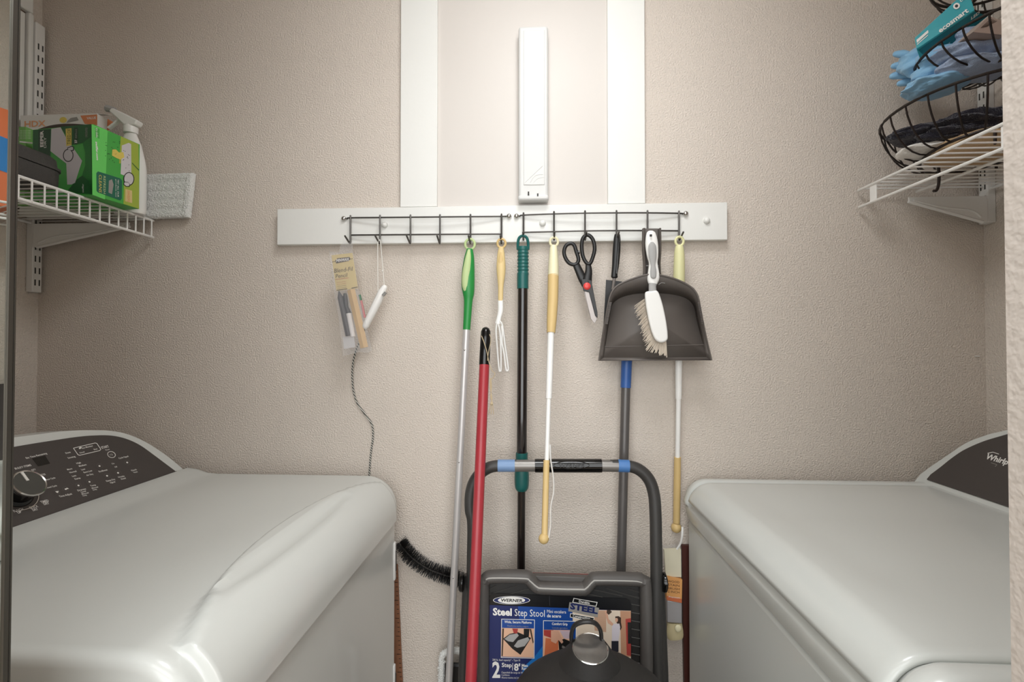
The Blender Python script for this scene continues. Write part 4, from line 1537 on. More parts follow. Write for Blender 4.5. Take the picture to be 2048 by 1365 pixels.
MB().tube([q3(415, 630, 1.19), q3(430, 690, 1.19)], 2.4 * S(1.19), 8).build('pencil_tip', mat('pencil_green', (60, 110, 80), 0.5), t)
MB().tube([q3(430, 690, 1.19), q3(470, 870, 1.19)], 2.4 * S(1.19), 8).build('pencil', mat('pencil_pink', (190, 120, 120), 0.5), t)
MB().prism([q3(x, y, 1.184) for x, y in ((240, 1070), (355, 1065), (372, 1180), (250, 1200))], (0, 0.0008, 0)).build('insert', mat('insert_grey', (196, 192, 190), 0.5), t, smooth=False)

# 11 white pull handle on string (second hook) with its cord
t = thing('pull_handle', 'white plastic pull handle hung by string with long speckled cord', 'handle', at(738, 955, 1.235))
a = [q3(650, 545, 1.19), q3(690, 560, 1.19)]
MB().tube([q3(675, 555, 1.19), q3(650, 600, 1.19), q3(625, 660, 1.19), q3(560, 790, 1.19), q3(480, 955, 1.19)], [r * S(1.19) for r in (6.0, 7.8, 8.5, 8.2, 6.8)], 14, dome=True).build('handle', WHITEP, t)
MB().tube([q3(660, 640, 1.181), q3(690, 605, 1.181)], 3.2 * S(1.19), 8, sq=0.7).build('notch', mat('notch_grey', (140, 138, 134), 0.6), t)
MB().tube([q3(600, 680, 1.1825), q3(530, 830, 1.1825)], 2.5 * S(1.19), 8, sq=0.6).build('raised_rib', WHITEP, t)
sg = [(608, 590), (606, 300), (607, 90), (620, 62), (634, 70), (655, 300), (675, 540)]
MB().tube(smoothp([q3(x, y, YH) for x, y in sg], 4), 0.9 * S(1.19), 6).build('string', STRING, t)
MB().sphere(q3(657, 380, YH), 2.4 * S(1.19), 8, 6).build('string_knot', STRING, t)
cp = [(731, 655, 1.19), (722, 678, 1.20), (712, 702, 1.215), (705, 735, 1.235), (706, 775, 1.244), (714, 805, 1.2465), (731, 830, 1.2465), (744, 850, 1.2465), (746, 875, 1.2465), (742, 905, 1.2465), (740, 930, 1.2465), (738, 965, 1.2465), (737, 1010, 1.2465)]
MB().tube(smoothp([at(*p) for p in cp], 6), 1.9 * S(1.23), 8).build('cord', CORD, t)

# ------------------------------------------------------------------ things standing against the wall
# step stool, folded
t = thing('step_stool', 'folded charcoal step stool leaning behind the round bin', 'step stool', (at(1130, 1300, 1.06).x, 1.0, 0))
ZT = at(1137, 932, 1.12).z
STP = at(1137, 932, 1.12)
# the stool's plane leans back: foot at Y=1.01
leanN = V((0, -(ZT), (1.12 - 1.01)))        # normal, roughly towards the camera
leanN = V((0, -1.0, (1.12 - 1.01) / ZT)).normalized()


def st_(px, py, lift=0.0):
    return onplane(px, py, STP + leanN * lift, leanN)


def stf(x, lift=0.0):                        # straight down to the floor at world x
    p = STP + leanN * lift
    y = p.y - (p.z * (1.12 - 1.01) / ZT)
    return V((x, 1.01 - (lift), 0.012))


RT = 0.0135
left = [st_(946, 1050), st_(941, 1020), st_(942, 985), st_(952, 958), st_(972, 939), st_(1000, 932)]
lx = st_(944, 1320).x
frame = [V((lx - 0.006, 1.01, 0.014)), st_(944, 1320), st_(945, 1150)] + left + [st_(1070, 932), st_(1203, 932)] + [st_(1250, 932), st_(1278, 940), st_(1298, 960), st_(1308, 990), st_(1311, 1030), st_(1312, 1080), st_(1313, 1150), st_(1314, 1320)]
rx_ = st_(1314, 1320).x
frame.append(V((rx_ + 0.006, 1.01, 0.014)))
MB().tube(smoothp(frame, 5), RT, 14).build('tube_frame', STOOLM, t)
MB().tube([st_(1000, 932), st_(1075, 932)], RT + 0.0004, 14).build('bar_sleeve', STOOLG, t)
MB().tube([st_(1200, 932), st_(1252, 932.5)], RT + 0.0004, 14).build('bar_sleeve', STOOLG, t)
MB().tube([st_(996, 932), st_(1030, 932)], RT + 0.0009, 14).build('blue_tape', mat('blue_tape', (120, 150, 190), 0.4), t)
MB().tube([st_(1236, 932), st_(1258, 933)], RT + 0.0009, 14).build('blue_tape', mat('blue_tape_dark', (76, 124, 184), 0.4), t)
gr = MB().tube([st_(1070, 932), st_(1203, 932)], RT + 0.0022, 18).build('hand_grip', BLACKG, t)
cge = [st_(1143 + 36 * math.cos(a), 931 + 7.5 * math.sin(a), RT + 0.0018) for a in [2 * PI * i / 30 for i in range(30)]]
MB().tube(cge, 0.0008, 6, closed=True).build('embossed_oval', BLACKG, gr)
P = Print(STP + leanN * (RT + 0.0024), leanN)
P.text('WERNER', 1117, 936, 54, BLACKP, 0, height=8.5, bold=0.02)
P.build('embossed_name', gr)
# rear legs behind, slightly wider
for xt, xb_ in ((936, 927), (1318, 1326)):
    a = st_(xt, 1150, -0.028)
    b = st_(xb_, 1340, -0.03)
    MB().tube([a, b, V((b.x, 1.062, 0.014))], 0.0115, 12).build('rear_leg', STOOLM, t)
for xk in (925, 1327):
    k0 = st_(xk, 1165, 0.0)
    MB().lathe(k0 + V((-0.006 if xk < 1000 else -0.004, 0, 0)), (1, 0, 0), [(0.019, 0), (0.021, 0.003), (0.021, 0.008), (0.017, 0.010)], 20).build('hinge_disc', BLACKG, t)
# tray shaped top step
TL = 0.016
rimc = [(966, 1500), (966, 1330), (967, 1180), (972, 1160), (985, 1154), (1048, 1154), (1060, 1160), (1072, 1172), (1088, 1176), (1160, 1178), (1172, 1175), (1184, 1162), (1196, 1158), (1265, 1159), (1284, 1162), (1291, 1178), (1293, 1330), (1294, 1500)]
sm = smoothp([st_(x, y, TL) for x, y in rimc], 5)
MB().tube(sm, 0.0135, 12, sq=1.35, ref=(0, 1, 0)).build('step_rim', STOOLP, t)
hl = [(972, 1160), (985, 1157), (1049, 1158), (1060, 1163), (1074, 1175), (1088, 1178), (1160, 1180), (1172, 1178), (1186, 1164), (1197, 1162), (1265, 1163), (1284, 1166)]
MB().tube(smoothp([st_(x, y, TL + 0.016) for x, y in hl], 4), 0.0020, 8).build('rim_highlight', mat('stool_highlight', (170, 166, 160), 0.4), t)  # pale line paints the highlight along the rim's front lip
MB().prism([st_(x, y, TL - 0.004) for x, y in ((1066, 1152), (1180, 1156), (1168, 1182), (1080, 1180))], leanN * -0.02).build('grip_shelf', STOOLP, t, bevel=0.002)
MB().tube([st_(1064, 1149, -0.012), st_(1178, 1152, -0.012)], 0.0036, 8).build('red_strip', mat('dark_red_plastic', (128, 46, 40), 0.5), t)
pl = [(970, 1162), (1050, 1160), (1076, 1182), (1168, 1184), (1188, 1166), (1288, 1168), (1290, 1480), (970, 1480)]
MB().prism([st_(x, y, TL - 0.004) for x, y in pl], leanN * -0.006).build('step_tray', BLACKP, t, smooth=False)
rb = MB()


def rib(x0, y0, x1, y1):
    rb.tube([st_(x0, y0, TL - 0.003), st_(x1, y1, TL - 0.003)], 0.0012, 5)


for k in range(14):
    y = 1196 + k * 16.5
    rib(972, y + 2, 984, y)
    rib(1258, y - 4, 1286, y + 1)
for (a, b, c_, d) in ((972, 1183, 992, 1172), (972, 1192, 1034, 1172), (1000, 1195, 1058, 1178), (1186, 1180, 1245, 1193), (1211, 1177, 1284, 1200), (1255, 1178, 1284, 1187), (1175, 1189, 1205, 1195)):
    rib(a, b, c_, d)
rb.build('tread_ribs', mat('tread_rib', (70, 68, 66), 0.45), t, kind='stuff')
# printed label
LP0 = STP + leanN * (TL - 0.0012)
lab = MB().prism([st_(x, y, TL - 0.0014) for x, y in ((983, 1187), (1045, 1190), (1252, 1198), (1260, 1202), (1263, 1210), (1263, 1345), (1262, 1400), (975, 1390), (976, 1300), (980, 1192))], leanN * -0.0006).build('label_card', mat('label_black', (14, 14, 18), 0.3), t, smooth=False)
P = Print(LP0, leanN)
KL = 1 / 6.066


def ql(x, y):
    return (970 + x * KL, 1140 + y * KL)


def PL(pts, m, l=0):
    P.poly([ql(*p) for p in pts], m, l)


PL([(58, 430), (1770, 500), (1770, 1560), (40, 1540)], NAVY, 1)
PL([(400, 445), (1060, 470), (1060, 640), (1100, 1100), (620, 1365), (560, 1400), (600, 1000), (420, 640)], BLUE, 2)
PL([(600, 1060), (720, 900), (1100, 700), (1110, 1100), (700, 1300), (420, 1360), (470, 1180)], BLUEL, 3)
PL([(1060, 480), (1770, 500), (1770, 1100), (1080, 1060)], PRCREAM, 4)
# kitchen print with the woman reaching up
PL([(1320, 495), (1470, 498), (1470, 760), (1330, 740)], mat('print_beige', (196, 158, 132), 0.5), 5)
PL([(1640, 500), (1770, 505), (1770, 1060), (1650, 1060)], mat('print_tan', (190, 142, 112), 0.5), 5)
PL([(1705, 600), (1770, 590), (1770, 1050), (1720, 1040), (1712, 800)], PRRED, 6)
PL([(1730, 640), (1770, 640), (1770, 900), (1735, 900)], BLACKP, 7)
PL([(1450, 500), (1480, 495), (1500, 600), (1560, 660), (1555, 690), (1490, 650), (1470, 580)], SKIN, 8)
PL([(1480, 490), (1520, 490), (1540, 515), (1500, 550), (1475, 525)], DKB, 9)
PL([(1580, 570), (1620, 565), (1650, 585), (1650, 640), (1660, 700), (1645, 740), (1630, 700), (1600, 650), (1585, 620)], mat('print_hair', (52, 34, 26), 0.5), 8)
P.ell(*ql(1596, 612), 17 * KL, 26 * KL, SKIN, 9)
PL([(1540, 690), (1560, 660), (1630, 655), (1640, 700), (1620, 870), (1540, 870)], mat('print_shirt', (214, 206, 214), 0.5), 9)
PL([(1535, 865), (1620, 865), (1620, 1000), (1535, 1000)], mat('print_trousers', (30, 30, 42), 0.5), 9)
# brand oval
P.ell(*ql(322, 372), 225 * KL, 50 * KL, PRINTW, 5)
P.ell(*ql(322, 372), 217 * KL, 45 * KL, NAVY, 6)
P.ell(*ql(322, 372), 165 * KL, 42 * KL, PRINTW, 7)
P.text('WERNER', *ql(188, 388), 270 * KL, BLACKP, 8, (1, 0.03), (0.12, -1), height=36 * KL, bold=0.03)
P.text('Steel', *ql(95, 552), 230 * KL, PRINTW, 6, (1, 0.03), (0.0, -1), height=84 * KL, bold=0.035)
P.text('Step Stool', *ql(360, 562), 365 * KL, PRINTW, 6, (1, 0.035), (0.0, -1), height=84 * KL)
P.text('Mini escalera', *ql(752, 525), 232 * KL, PRINTW, 6, (1, 0.035), (0.0, -1), height=38 * KL)
P.text('de acero', *ql(752, 578), 172 * KL, PRINTW, 6, (1, 0.035), (0.0, -1), height=38 * KL, bold=0.02)


def frame_pic(x0, y0, x1, y1):
    PL([(x0, y0), (x1, y0 + 10), (x1 - 5, y1), (x0 - 5, y1 - 10)], PRINTW, 5)
    PL([(x0 + 7, y0 + 7), (x1 - 7, y0 + 17), (x1 - 12, y1 - 7), (x0 + 2, y1 - 17)], BLUE, 6)


frame_pic(198, 598, 604, 1080)
PL([(200, 708), (594, 715), (590, 1068), (196, 1056)], mat('print_peach2', (226, 180, 150), 0.5), 7)
PL([(218, 840), (300, 780), (400, 760), (560, 830), (430, 1035), (330, 960)], BLACKP, 8)
PL([(235, 842), (300, 790), (390, 775), (410, 800), (340, 880), (280, 870)], GRUB, 9)
PL([(350, 930), (400, 860), (520, 820), (540, 850), (480, 930), (390, 950)], GRUB, 9)
PL([(210, 715), (230, 715), (215, 1050), (200, 1050)], DKB, 8)
PL([(330, 715), (400, 718), (390, 780), (350, 775)], PRRED, 8)
PL([(470, 718), (540, 720), (530, 830), (470, 830)], BLACKP, 8)
PL([(540, 720), (560, 720), (590, 880), (580, 900)], DKB, 8)
P.text('Wide, Secure Platform', *ql(235, 648), 330 * KL, PRINTW, 8, (1, 0.03), (0, -1), height=30 * KL, bold=0.02)
P.text('Plataforma ancha y segura', *ql(272, 692), 255 * KL, PRINTG, 8, (1, 0.03), (0, -1), height=20 * KL)
frame_pic(706, 616, 1110, 1090)
PL([(708, 730), (1050, 735), (1100, 1080), (700, 1070)], mat('print_peach2', (226, 180, 150), 0.5), 7)
PL([(735, 830), (890, 850), (890, 1010), (720, 1050)], PRORANGE, 8)
PL([(712, 732), (830, 735), (800, 830), (715, 800)], PRRED, 8)
PL([(800, 740), (890, 740), (950, 880), (930, 900), (890, 850), (860, 900), (800, 870)], SKIN, 9)
PL([(890, 860), (960, 840), (1060, 880), (1060, 980), (900, 980)], BLACKP, 8)
PL([(940, 920), (1010, 960), (990, 985), (930, 945)], STEEL, 9)
PL([(905, 740), (1050, 742), (1050, 840), (960, 840)], mat('print_lilac', (196, 176, 186), 0.5), 8)
P.text('Comfort Grip', *ql(812, 672), 190 * KL, PRINTW, 8, (1, 0.03), (0, -1), height=30 * KL, bold=0.02)
P.text('Comoda agarradera', *ql(815, 716), 185 * KL, PRINTG, 8, (1, 0.03), (0, -1), height=20 * KL)
P.text('200 lb. load capacity* - Type III', *ql(90, 1106), 335 * KL, PRINTW, 6, (1, 0.02), (0, -1), height=24 * KL)
P.text('2', *ql(88, 1308), 96 * KL, PRINTW, 6, (1, 0), (0, -1), height=185 * KL, bold=0.03)
P.text('Step', *ql(203, 1182), 122 * KL, PRINTW, 6, (1, 0.03), (0, -1), height=50 * KL, bold=0.02)
P.line([ql(337, 1135), ql(333, 1225)], 1, PRINTW, 6)
P.text("8'", *ql(352, 1225), 75 * KL, PRINTW, 6, (1, 0.03), (0, -1), height=82 * KL, bold=0.03)
P.text('Max', *ql(445, 1180), 78 * KL, PRINTW, 6, (1, 0.03), (0, -1), height=34 * KL, bold=0.025)
P.text('Reach', *ql(445, 1218), 108 * KL, PRINTW, 6, (1, 0.03), (0, -1), height=34 * KL, bold=0.025)
P.text('Capacidad de carga de 90 kg', *ql(200, 1258), 290 * KL, PRINTW, 6, (1, 0.02), (0, -1), height=22 * KL)
P.text('2 peldanos', *ql(200, 1288), 98 * KL, PRINTW, 6, (1, 0.02), (0, -1), height=20 * KL)
P.text('Alcance maximo de 2.4 m', *ql(200, 1320), 230 * KL, PRINTW, 6, (1, 0.02), (0, -1), height=20 * KL)
# tilted STEEL badge
PL([(1075, 345), (1365, 395), (1350, 450), (1060, 400)], PRINTW, 6)
PL([(1082, 353), (1356, 402), (1343, 442), (1070, 394)], mat('label_black', (14, 14, 18)), 7)
P.text('Durable', *ql(1140, 398), 130 * KL, PRINTW, 8, (1, 0.17), (0, -1), height=28 * KL, bold=0.02)
PL([(1025, 395), (1385, 465), (1365, 580), (1010, 505)], PRINTG, 8)
P.text('STEEL', *ql(1030, 474), 335 * KL, NAVY, 9, (1, 0.19), (0.1, -1), height=68 * KL, bold=0.05)
PL([(1035, 530), (1330, 585), (1310, 635), (1030, 580)], PRINTW, 6)
PL([(1042, 538), (1322, 590), (1303, 626), (1037, 573)], mat('label_black', (14, 14, 18)), 7)
P.text('Construction', *ql(1065, 574), 210 * KL, PRINTW, 8, (1, 0.17), (0, -1), height=28 * KL, bold=0.02)
P.line([ql(780, 315), ql(785, 440)], 0.8, mat('label_fold', (60, 60, 66), 0.4), 1)
P.build('label_print', lab)

# red broom handle in front of the stool
t = thing('broom_handle', 'red pole with black end cap and twine loop leaning on the stool', 'broom handle', (at(915, 1700, 0.95).x, 0.93, 0))
r0 = at(971.5, 664, 1.148)
r1 = V((at(910, 1841, 0.85).x, 0.85, 0.0))
pc = r0.lerp(r1, 0.058)
MB().tube([pc, r1], 10.2 * S(1.13), 18).build('pole', RED, t)
MB().tube([r0, r0.lerp(r1, 0.02), pc.lerp(r1, 0.002)], [9.8 * S(1.15), 10.4 * S(1.15), 10.8 * S(1.15)], 18, dome=True).build('end_cap', BLACKG, t)
tw = [(963, 672), (968, 685), (974, 705), (978, 725), (984, 742), (990, 747), (986, 756), (981, 760)]
MB().tube(smoothp([at(x, y, 1.120) for x, y in tw], 4), 0.8 * S(1.12), 6).build('twine', TWINE, t)
tw2 = [(979, 669), (982, 680), (978, 700), (976, 712), (975, 722)]
MB().tube(smoothp([at(x, y, 1.119) for x, y in tw2], 4), 0.7 * S(1.12), 6).build('twine', TWINE, t)
for k in range(3):
    tw3 = [(980 + k, 757), (980 + 1.6 * k, 775), (984 - 1.4 * k, 795), (982 + 1.5 * k, 806), (977 + 5 * k, 829)]
    MB().tube(smoothp([at(x, y, 1.119) for x, y in tw3], 4), 0.8 * S(1.12), 6).build('twine_end', TWINE, t)
MB().sphere(at(983, 808, 1.119), 3.0 * S(1.12), 8, 6).build('twine_knot', TWINE, t)

# grey pole with blue top
t = thing('grey_broom_pole', 'grey metal pole with blue plastic top below the dustpan', 'pole', (at(1225, 1500, 1.16).x, 1.16, 0))
b0 = at(1254.5, 690, 1.222)
b1 = at(1251.5, 776, 1.218)
b2 = V((at(1233, 1250, 1.16).x - 0.012, 1.15, 0.0))
MB().tube([b0, b0.lerp(b1, 0.5), b1], [10.5 * S(1.22)] * 2 + [10.2 * S(1.22)], 16).build('blue_top', BLUEP, t)
MB().tube([b0.lerp(b1, 0.95), b2], 9.2 * S(1.2), 16).build('pole', GREYPOLE, t)

# round bin in the foreground
YBN = 0.815
bc_ = at(1186, 1365, YBN)
zt = at(1186, 1290, YBN).z - 0.045
RB = 0.150
t = thing('domed_bin', 'black round bin with domed lid in front of the step stool', 'bin', (bc_.x, YBN, 0))
MB().lathe((bc_.x, YBN, 0), (0, 0, 1), [(RB * 0.86, 0.002), (RB * 0.9, 0.02), (RB, zt - 0.13), (RB, zt - 0.10)], 40).build('bin_body', BLACKM, t)
MB().lathe((bc_.x, YBN, zt - 0.10), (0, 0, 1), [(RB + 0.006, 0.0), (RB + 0.007, 0.012), (RB * 0.97, 0.035), (RB * 0.86, 0.060), (RB * 0.66, 0.083), (RB * 0.4, 0.096), (RB * 0.15, 0.100)], 40).build('domed_lid', BLACKM, t)
ax = V((0, -0.30, 0.95)).normalized()
pk = at(1181, 1297, YBN + 0.01) - ax * 0.010
cp_ = MB().lathe(pk - ax * 0.012, ax, [(0.052, -0.016), (0.040, 0.004), (0.0335, 0.016), (0.0310, 0.02)], 36).build('lid_button', BLACKM, t)
MB().lathe(pk - ax * 0.012, ax, [(0.02925, 0.0195), (0.02925, 0.0215), (0.02700, 0.0222)], 36).build('button_face', GLASSY, cp_)
MB().lathe(pk - ax * 0.012, ax, [(0.02925, 0.0190), (0.03024, 0.0215), (0.02925, 0.0228), (0.02808, 0.0218)], 40, cap=False).build('button_ring', CHROME, cp_)
lpz = [at(x, y, YBN + 0.028) for x, y in ((1143, 1285), (1143, 1268), (1150, 1251), (1170, 1244), (1190, 1247), (1201, 1262), (1203, 1285))]
MB().tube(smoothp(lpz, 4), 0.0035, 10, sq=1.6).build('lift_loop', BLACKP, t)

# black vent brush
t = thing('vent_brush', 'long curved black bristle brush behind the silver pole', 'brush', (at(918, 1400, 1.22).x, 1.2, 0))
cb = [(799, 1086), (808, 1099), (826, 1118), (855, 1138), (885, 1150), (906, 1156), (920, 1166)]
core = smoothp([at(x, y, 1.230) for x, y in cb], 10)
wirep = core + smoothp([core[-1], core[-1] + V((0.014, 0.0, -0.04)), core[-1] + V((0.016, 0.0, -0.12)), V((core[-1].x + 0.016, 1.205, 0.002))], 5)[1:]
MB().tube(wirep, 0.0022, 6).build('twisted_wire', WIRE, t)
random.seed(5)
bb = MB()
nC = len(core)
for k in range(1500):
    u = k / 1500 * (nC - 1.001)
    i = int(u)
    p = core[i].lerp(core[i + 1], u - i)
    tg = (core[i + 1] - core[i]).normalized()
    a1_ = tg.cross(V((0, 1, 0))).normalized()
    a2_ = tg.cross(a1_)
    ph = k * 2.39996
    ph2 = (k // 13) * 0.0
    d = a1_ * math.cos(ph) + a2_ * math.sin(ph)
    L_ = random.uniform(0.0185, 0.0225)
    e_ = p + d * L_ + tg * random.uniform(-0.0035, 0.0035)
    if e_.y > 1.246 or (e_.x < -0.344 and e_.y < 1.226):
        continue
    s_ = tg * 0.0007
    bb.add([p - s_, p + s_, e_ + s_ * 0.7, e_ - s_ * 0.7], [(0, 1, 2, 3)])
bb.build('bristles', BRUSHB, t, smooth=False, kind='stuff', recalc=False)

# wooden yardstick behind the dryer
ysk = [at(787, 1150, 1.240), at(794, 1150, 1.240)]
t = thing('yardstick', 'brown wooden yardstick leaning on the wall beside the dryer', 'ruler', (at(812, 1365, 1.235).x, 1.235, 0))
a0, a1_ = at(775, 1130, 1.2435), at(795, 1130, 1.2435)
b0_, b1_ = at(790, 1365, 1.238), at(809.5, 1365, 1.238)
k0 = (b0_ - a0) * ((b0_.z - 0.0) / (a0.z - b0_.z))
MB().prism([a0, a1_, V((b1_.x + 0.014, 1.232, 0.001)), V((b0_.x + 0.014, 1.232, 0.001))], (0, 0.004, 0)).build('strip', WOODB, t, smooth=False)
tk = MB()
top_e, bot_e = a1_, V((b1_.x + 0.014, 1.232, 0.001))
for k in range(60):
    p = top_e.lerp(bot_e, k / 60) + V((-0.0015, -0.0004, 0))
    wv = 0.010 if k % 4 == 0 else 0.005
    tk.box(p.x - wv, p.x, p.y - 0.0002, p.y, p.z - 0.0006, p.z + 0.0006)
tk.build('inch_marks', BLACKP, t, smooth=False, kind='stuff')

# packaged paint brush beside the washer, on a strap from the tan knob
KQ = 1 / 4.333


def qp(x, y, Y):
    return at(1310 + x * KQ, 1050 + y * KQ, Y)


t = thing('packaged_paintbrush', 'paintbrush in clear sleeve with orange label beside the washer', 'paintbrush', qp(170, 1000, 1.2))
MB().tube(smoothp([qp(238, 20, 1.196), qp(236, 90, 1.194), qp(222, 160, 1.20), qp(190, 215, 1.205)], 4), 2.0 * S(1.2), 6, sq=0.5).build('strap', WHITEP, t)
MB().prism([qp(x, y, 1.207) for x, y in ((66, 200), (180, 188), (232, 200), (236, 460), (170, 465), (72, 440))], (0, 0.016, 0)).build('clear_sleeve', CLEAR, t, bevel=0.002)
MB().prism([qp(x, y, 1.210) for x, y in ((80, 220), (225, 215), (228, 455), (95, 450))], (0, 0.010, 0)).build('brush_bristles', mat('pale_bristle', (222, 214, 186), 0.8), t, smooth=False)
lbo = MB().prism([qp(x, y, 1.204) for x, y in ((98, 448), (236, 478), (232, 680), (102, 655))], (0, 0.018, 0)).build('label_sleeve', ORANGEC, t, smooth=False)
P = Print(V((0, 1.204, 0)), V((0, -1, 0)))
for k, (s_, y) in enumerate((('WOOD', 500), ('STAIN', 530), ('BRUSH', 560), ('2 INCH', 588))):
    P.text(s_, 1310 + 112 * KQ, 1050 + y * KQ, 100 * KQ, DKB, 1, (1, 0.1), (0, -1), height=19 * KQ)
P.poly([(1310 + x * KQ, 1050 + y * KQ) for x, y in ((100, 618), (233, 645), (232, 680), (102, 655))], PRORANGE, 0)
P.text('Premium', 1310 + 120 * KQ, 1050 + 632 * KQ, 95 * KQ, PRINTW, 1, (1, 0.1), (0, -1), height=14 * KQ)
P.build('label_print', lbo)
MB().prism([qp(x, y, 1.206) for x, y in ((104, 655), (234, 680), (236, 860), (106, 850))], (0, 0.014, 0)).build('ferrule', mat('ferrule_grey', (176, 174, 176), 0.4, metal=0.4), t, bevel=0.002)
MB().tube(smoothp([qp(170, 850, 1.213), qp(172, 900, 1.213), qp(176, 960, 1.213), qp(180, 990, 1.213)], 3), [r * S(1.2) for r in (14, 14.5, 15, 15.5, 16, 16, 16, 15.5, 15, 14)], 12, sq=0.4).build('wooden_handle', mat('straw_wood', (204, 190, 150), 0.6), t)
MB().sphere(qp(200, 900, 1.203), (6.5 * S(1.2), 0.003, 7.5 * S(1.2)), 12, 8).build('round_sticker', CREAM, t)

t = thing('dark_board', 'thin dark red-brown board edge squeezed beside the washer', 'board', (at(1369, 1300, 1.2).x, 1.23, 0))
bq = [at(1363.5, 1092, 1.236), at(1370, 1080, 1.236), at(1376, 1365, 1.236), at(1371.5, 1310, 1.236)]
MB().prism([V((bq[0].x, 1.236, bq[0].z)), V((bq[0].x + 0.03, 1.236, bq[0].z)), V((bq[3].x + 0.04, 1.236, 0.001)), V((bq[3].x + 0.002, 1.236, 0.001))], (0, 0.010, 0)).build('plank', DKWOOD, t, smooth=False)

# ------------------------------------------------------------------ tiered wire basket on the right shelf
BZ = ZSR1 + 0.001


def lumpy(name, m, parent, c, rad, amp, freq, seed, nu=72, nv=44, an=(0.5, 0.6, 1.7), flat=None):
    """crumpled cloth lump: displaced ellipsoid with folds"""
    rows = []
    for i in range(nv + 1):
        th = PI * i / nv
        th = max(0.02, min(PI - 0.02, th))
        row = []
        for j in range(nu):
            ph = 2 * PI * j / nu
            d = V((math.sin(th) * math.cos(ph), math.sin(th) * math.sin(ph), math.cos(th)))
            q = V((d.x * rad[0], d.y * rad[1], d.z * rad[2])) + V(c)
            f = 0.0
            a = 1.0
            fr_ = freq
            for o_ in range(3):
                f += a * (1 - 2 * abs(nz((q.x * an[0], q.y * an[1], q.z * an[2]), fr_, seed + o_)))
                a *= 0.42
                fr_ *= 2.1
            k = 1 + amp * f * 0.6
            p = V((d.x * rad[0] * k, d.y * rad[1] * k, d.z * rad[2] * k)) + V(c)
            if flat is not None and p.z < flat:
                p.z = flat + (p.z - flat) * 0.05
            row.append(p)
        rows.append(row)
    return MB().loft(rows).build(name, m, parent, angle=75)


tb = thing('tiered_basket', 'dark bronze wire fruit basket with stacked round bowls', 'basket', (0.95, 1.05, BZ))


def bowl(c, R, zr, rb_, zb, nr, wr=0.0030, ws=0.0019, tilt=(0, 0), btilt=None):
    btilt = btilt or tilt
    cx, cy = c
    n = 48
    Zt = lambda x, y: (x - cx) * tilt[0] + (y - cy) * tilt[1]
    rim = [(cx + R * math.cos(2 * PI * i / n), cy + R * math.sin(2 * PI * i / n)) for i in range(n)]
    MB().tube([V((x, y, zr + Zt(x, y))) for x, y in rim], wr, 8, closed=True).build('rim_wire', BWIRE, tb)
    Zb = lambda x, y: (x - cx) * btilt[0] + (y - cy) * btilt[1]
    bs = [(cx + rb_ * math.cos(2 * PI * i / n), cy + rb_ * math.sin(2 * PI * i / n)) for i in range(n)]
    MB().tube([V((x, y, zb + Zb(x, y))) for x, y in bs], wr * 1.05, 8, closed=True).build('base_ring', BWIRE, tb)
    for k in range(nr):
        a = 2 * PI * (k + 0.5) / nr
        u = V((math.cos(a), math.sin(a), 0))
        pts = []
        for q in range(8):
            s_ = q / 7
            r_ = R - (R - rb_) * (s_ ** 1.5)
            z_ = zr - (zr - zb) * math.sin(s_ * PI / 2) ** 1.0
            p = V((cx, cy, 0)) + u * r_
            pts.append(V((p.x, p.y, z_ + Zt(p.x, p.y) * (1 - s_) + Zb(p.x, p.y) * s_)))
        MB().tube(pts, ws, 6).build('rib_wire', BWIRE, tb)


B1 = (0.930, 1.060)
B2c = (0.972, 1.042)
bowl(B1, 0.168, 1.743, 0.098, BZ + 0.0225, 24, tilt=(0.0, -0.02), btilt=(0.0, -0.13))
for a_ in (0.6, 2.2, 4.2, 5.3):
    q_ = V((B1[0] + 0.098 * math.cos(a_), B1[1] + 0.098 * math.sin(a_), BZ + 0.0225 - 0.13 * 0.098 * math.sin(a_)))
    MB().tube([q_, V((q_.x, q_.y, BZ + 0.003))], 0.0028, 6, dome=True).build('foot', BWIRE, tb)
bowl(B2c, 0.150, 1.880, 0.050, 1.822, 24, tilt=(0.10, -0.05))
bowl((0.985, 1.065), 0.118, 2.045, 0.05, 1.985, 20)
# side post that carries the bowls
pp = [V((1.075, 1.162, BZ + 0.02)), V((1.085, 1.165, 1.70)), V((1.09, 1.15, 1.80)), V((1.088, 1.14, 1.90)), V((1.075, 1.135, 2.06))]
MB().tube(smoothp(pp, 6), 0.0042, 8).build('side_post', BWIRE, tb)
MB().tube([V((1.085, 1.165, 1.738)), V((1.03, 1.14, 1.741))], 0.003, 6).build('post_stay', BWIRE, tb)
MB().tube([V((1.09, 1.14, 1.89)), V((1.07, 1.135, 1.886))], 0.003, 6).build('post_stay', BWIRE, tb)
MB().tube(smoothp([at(1877, 335, 1.085), at(1878, 352, 1.085), at(1877, 370, 1.085), at(1873, 381, 1.083), at(1867, 382, 1.082)], 4), 0.0030, 8).build('hanging_hook', BWIRE, tb)

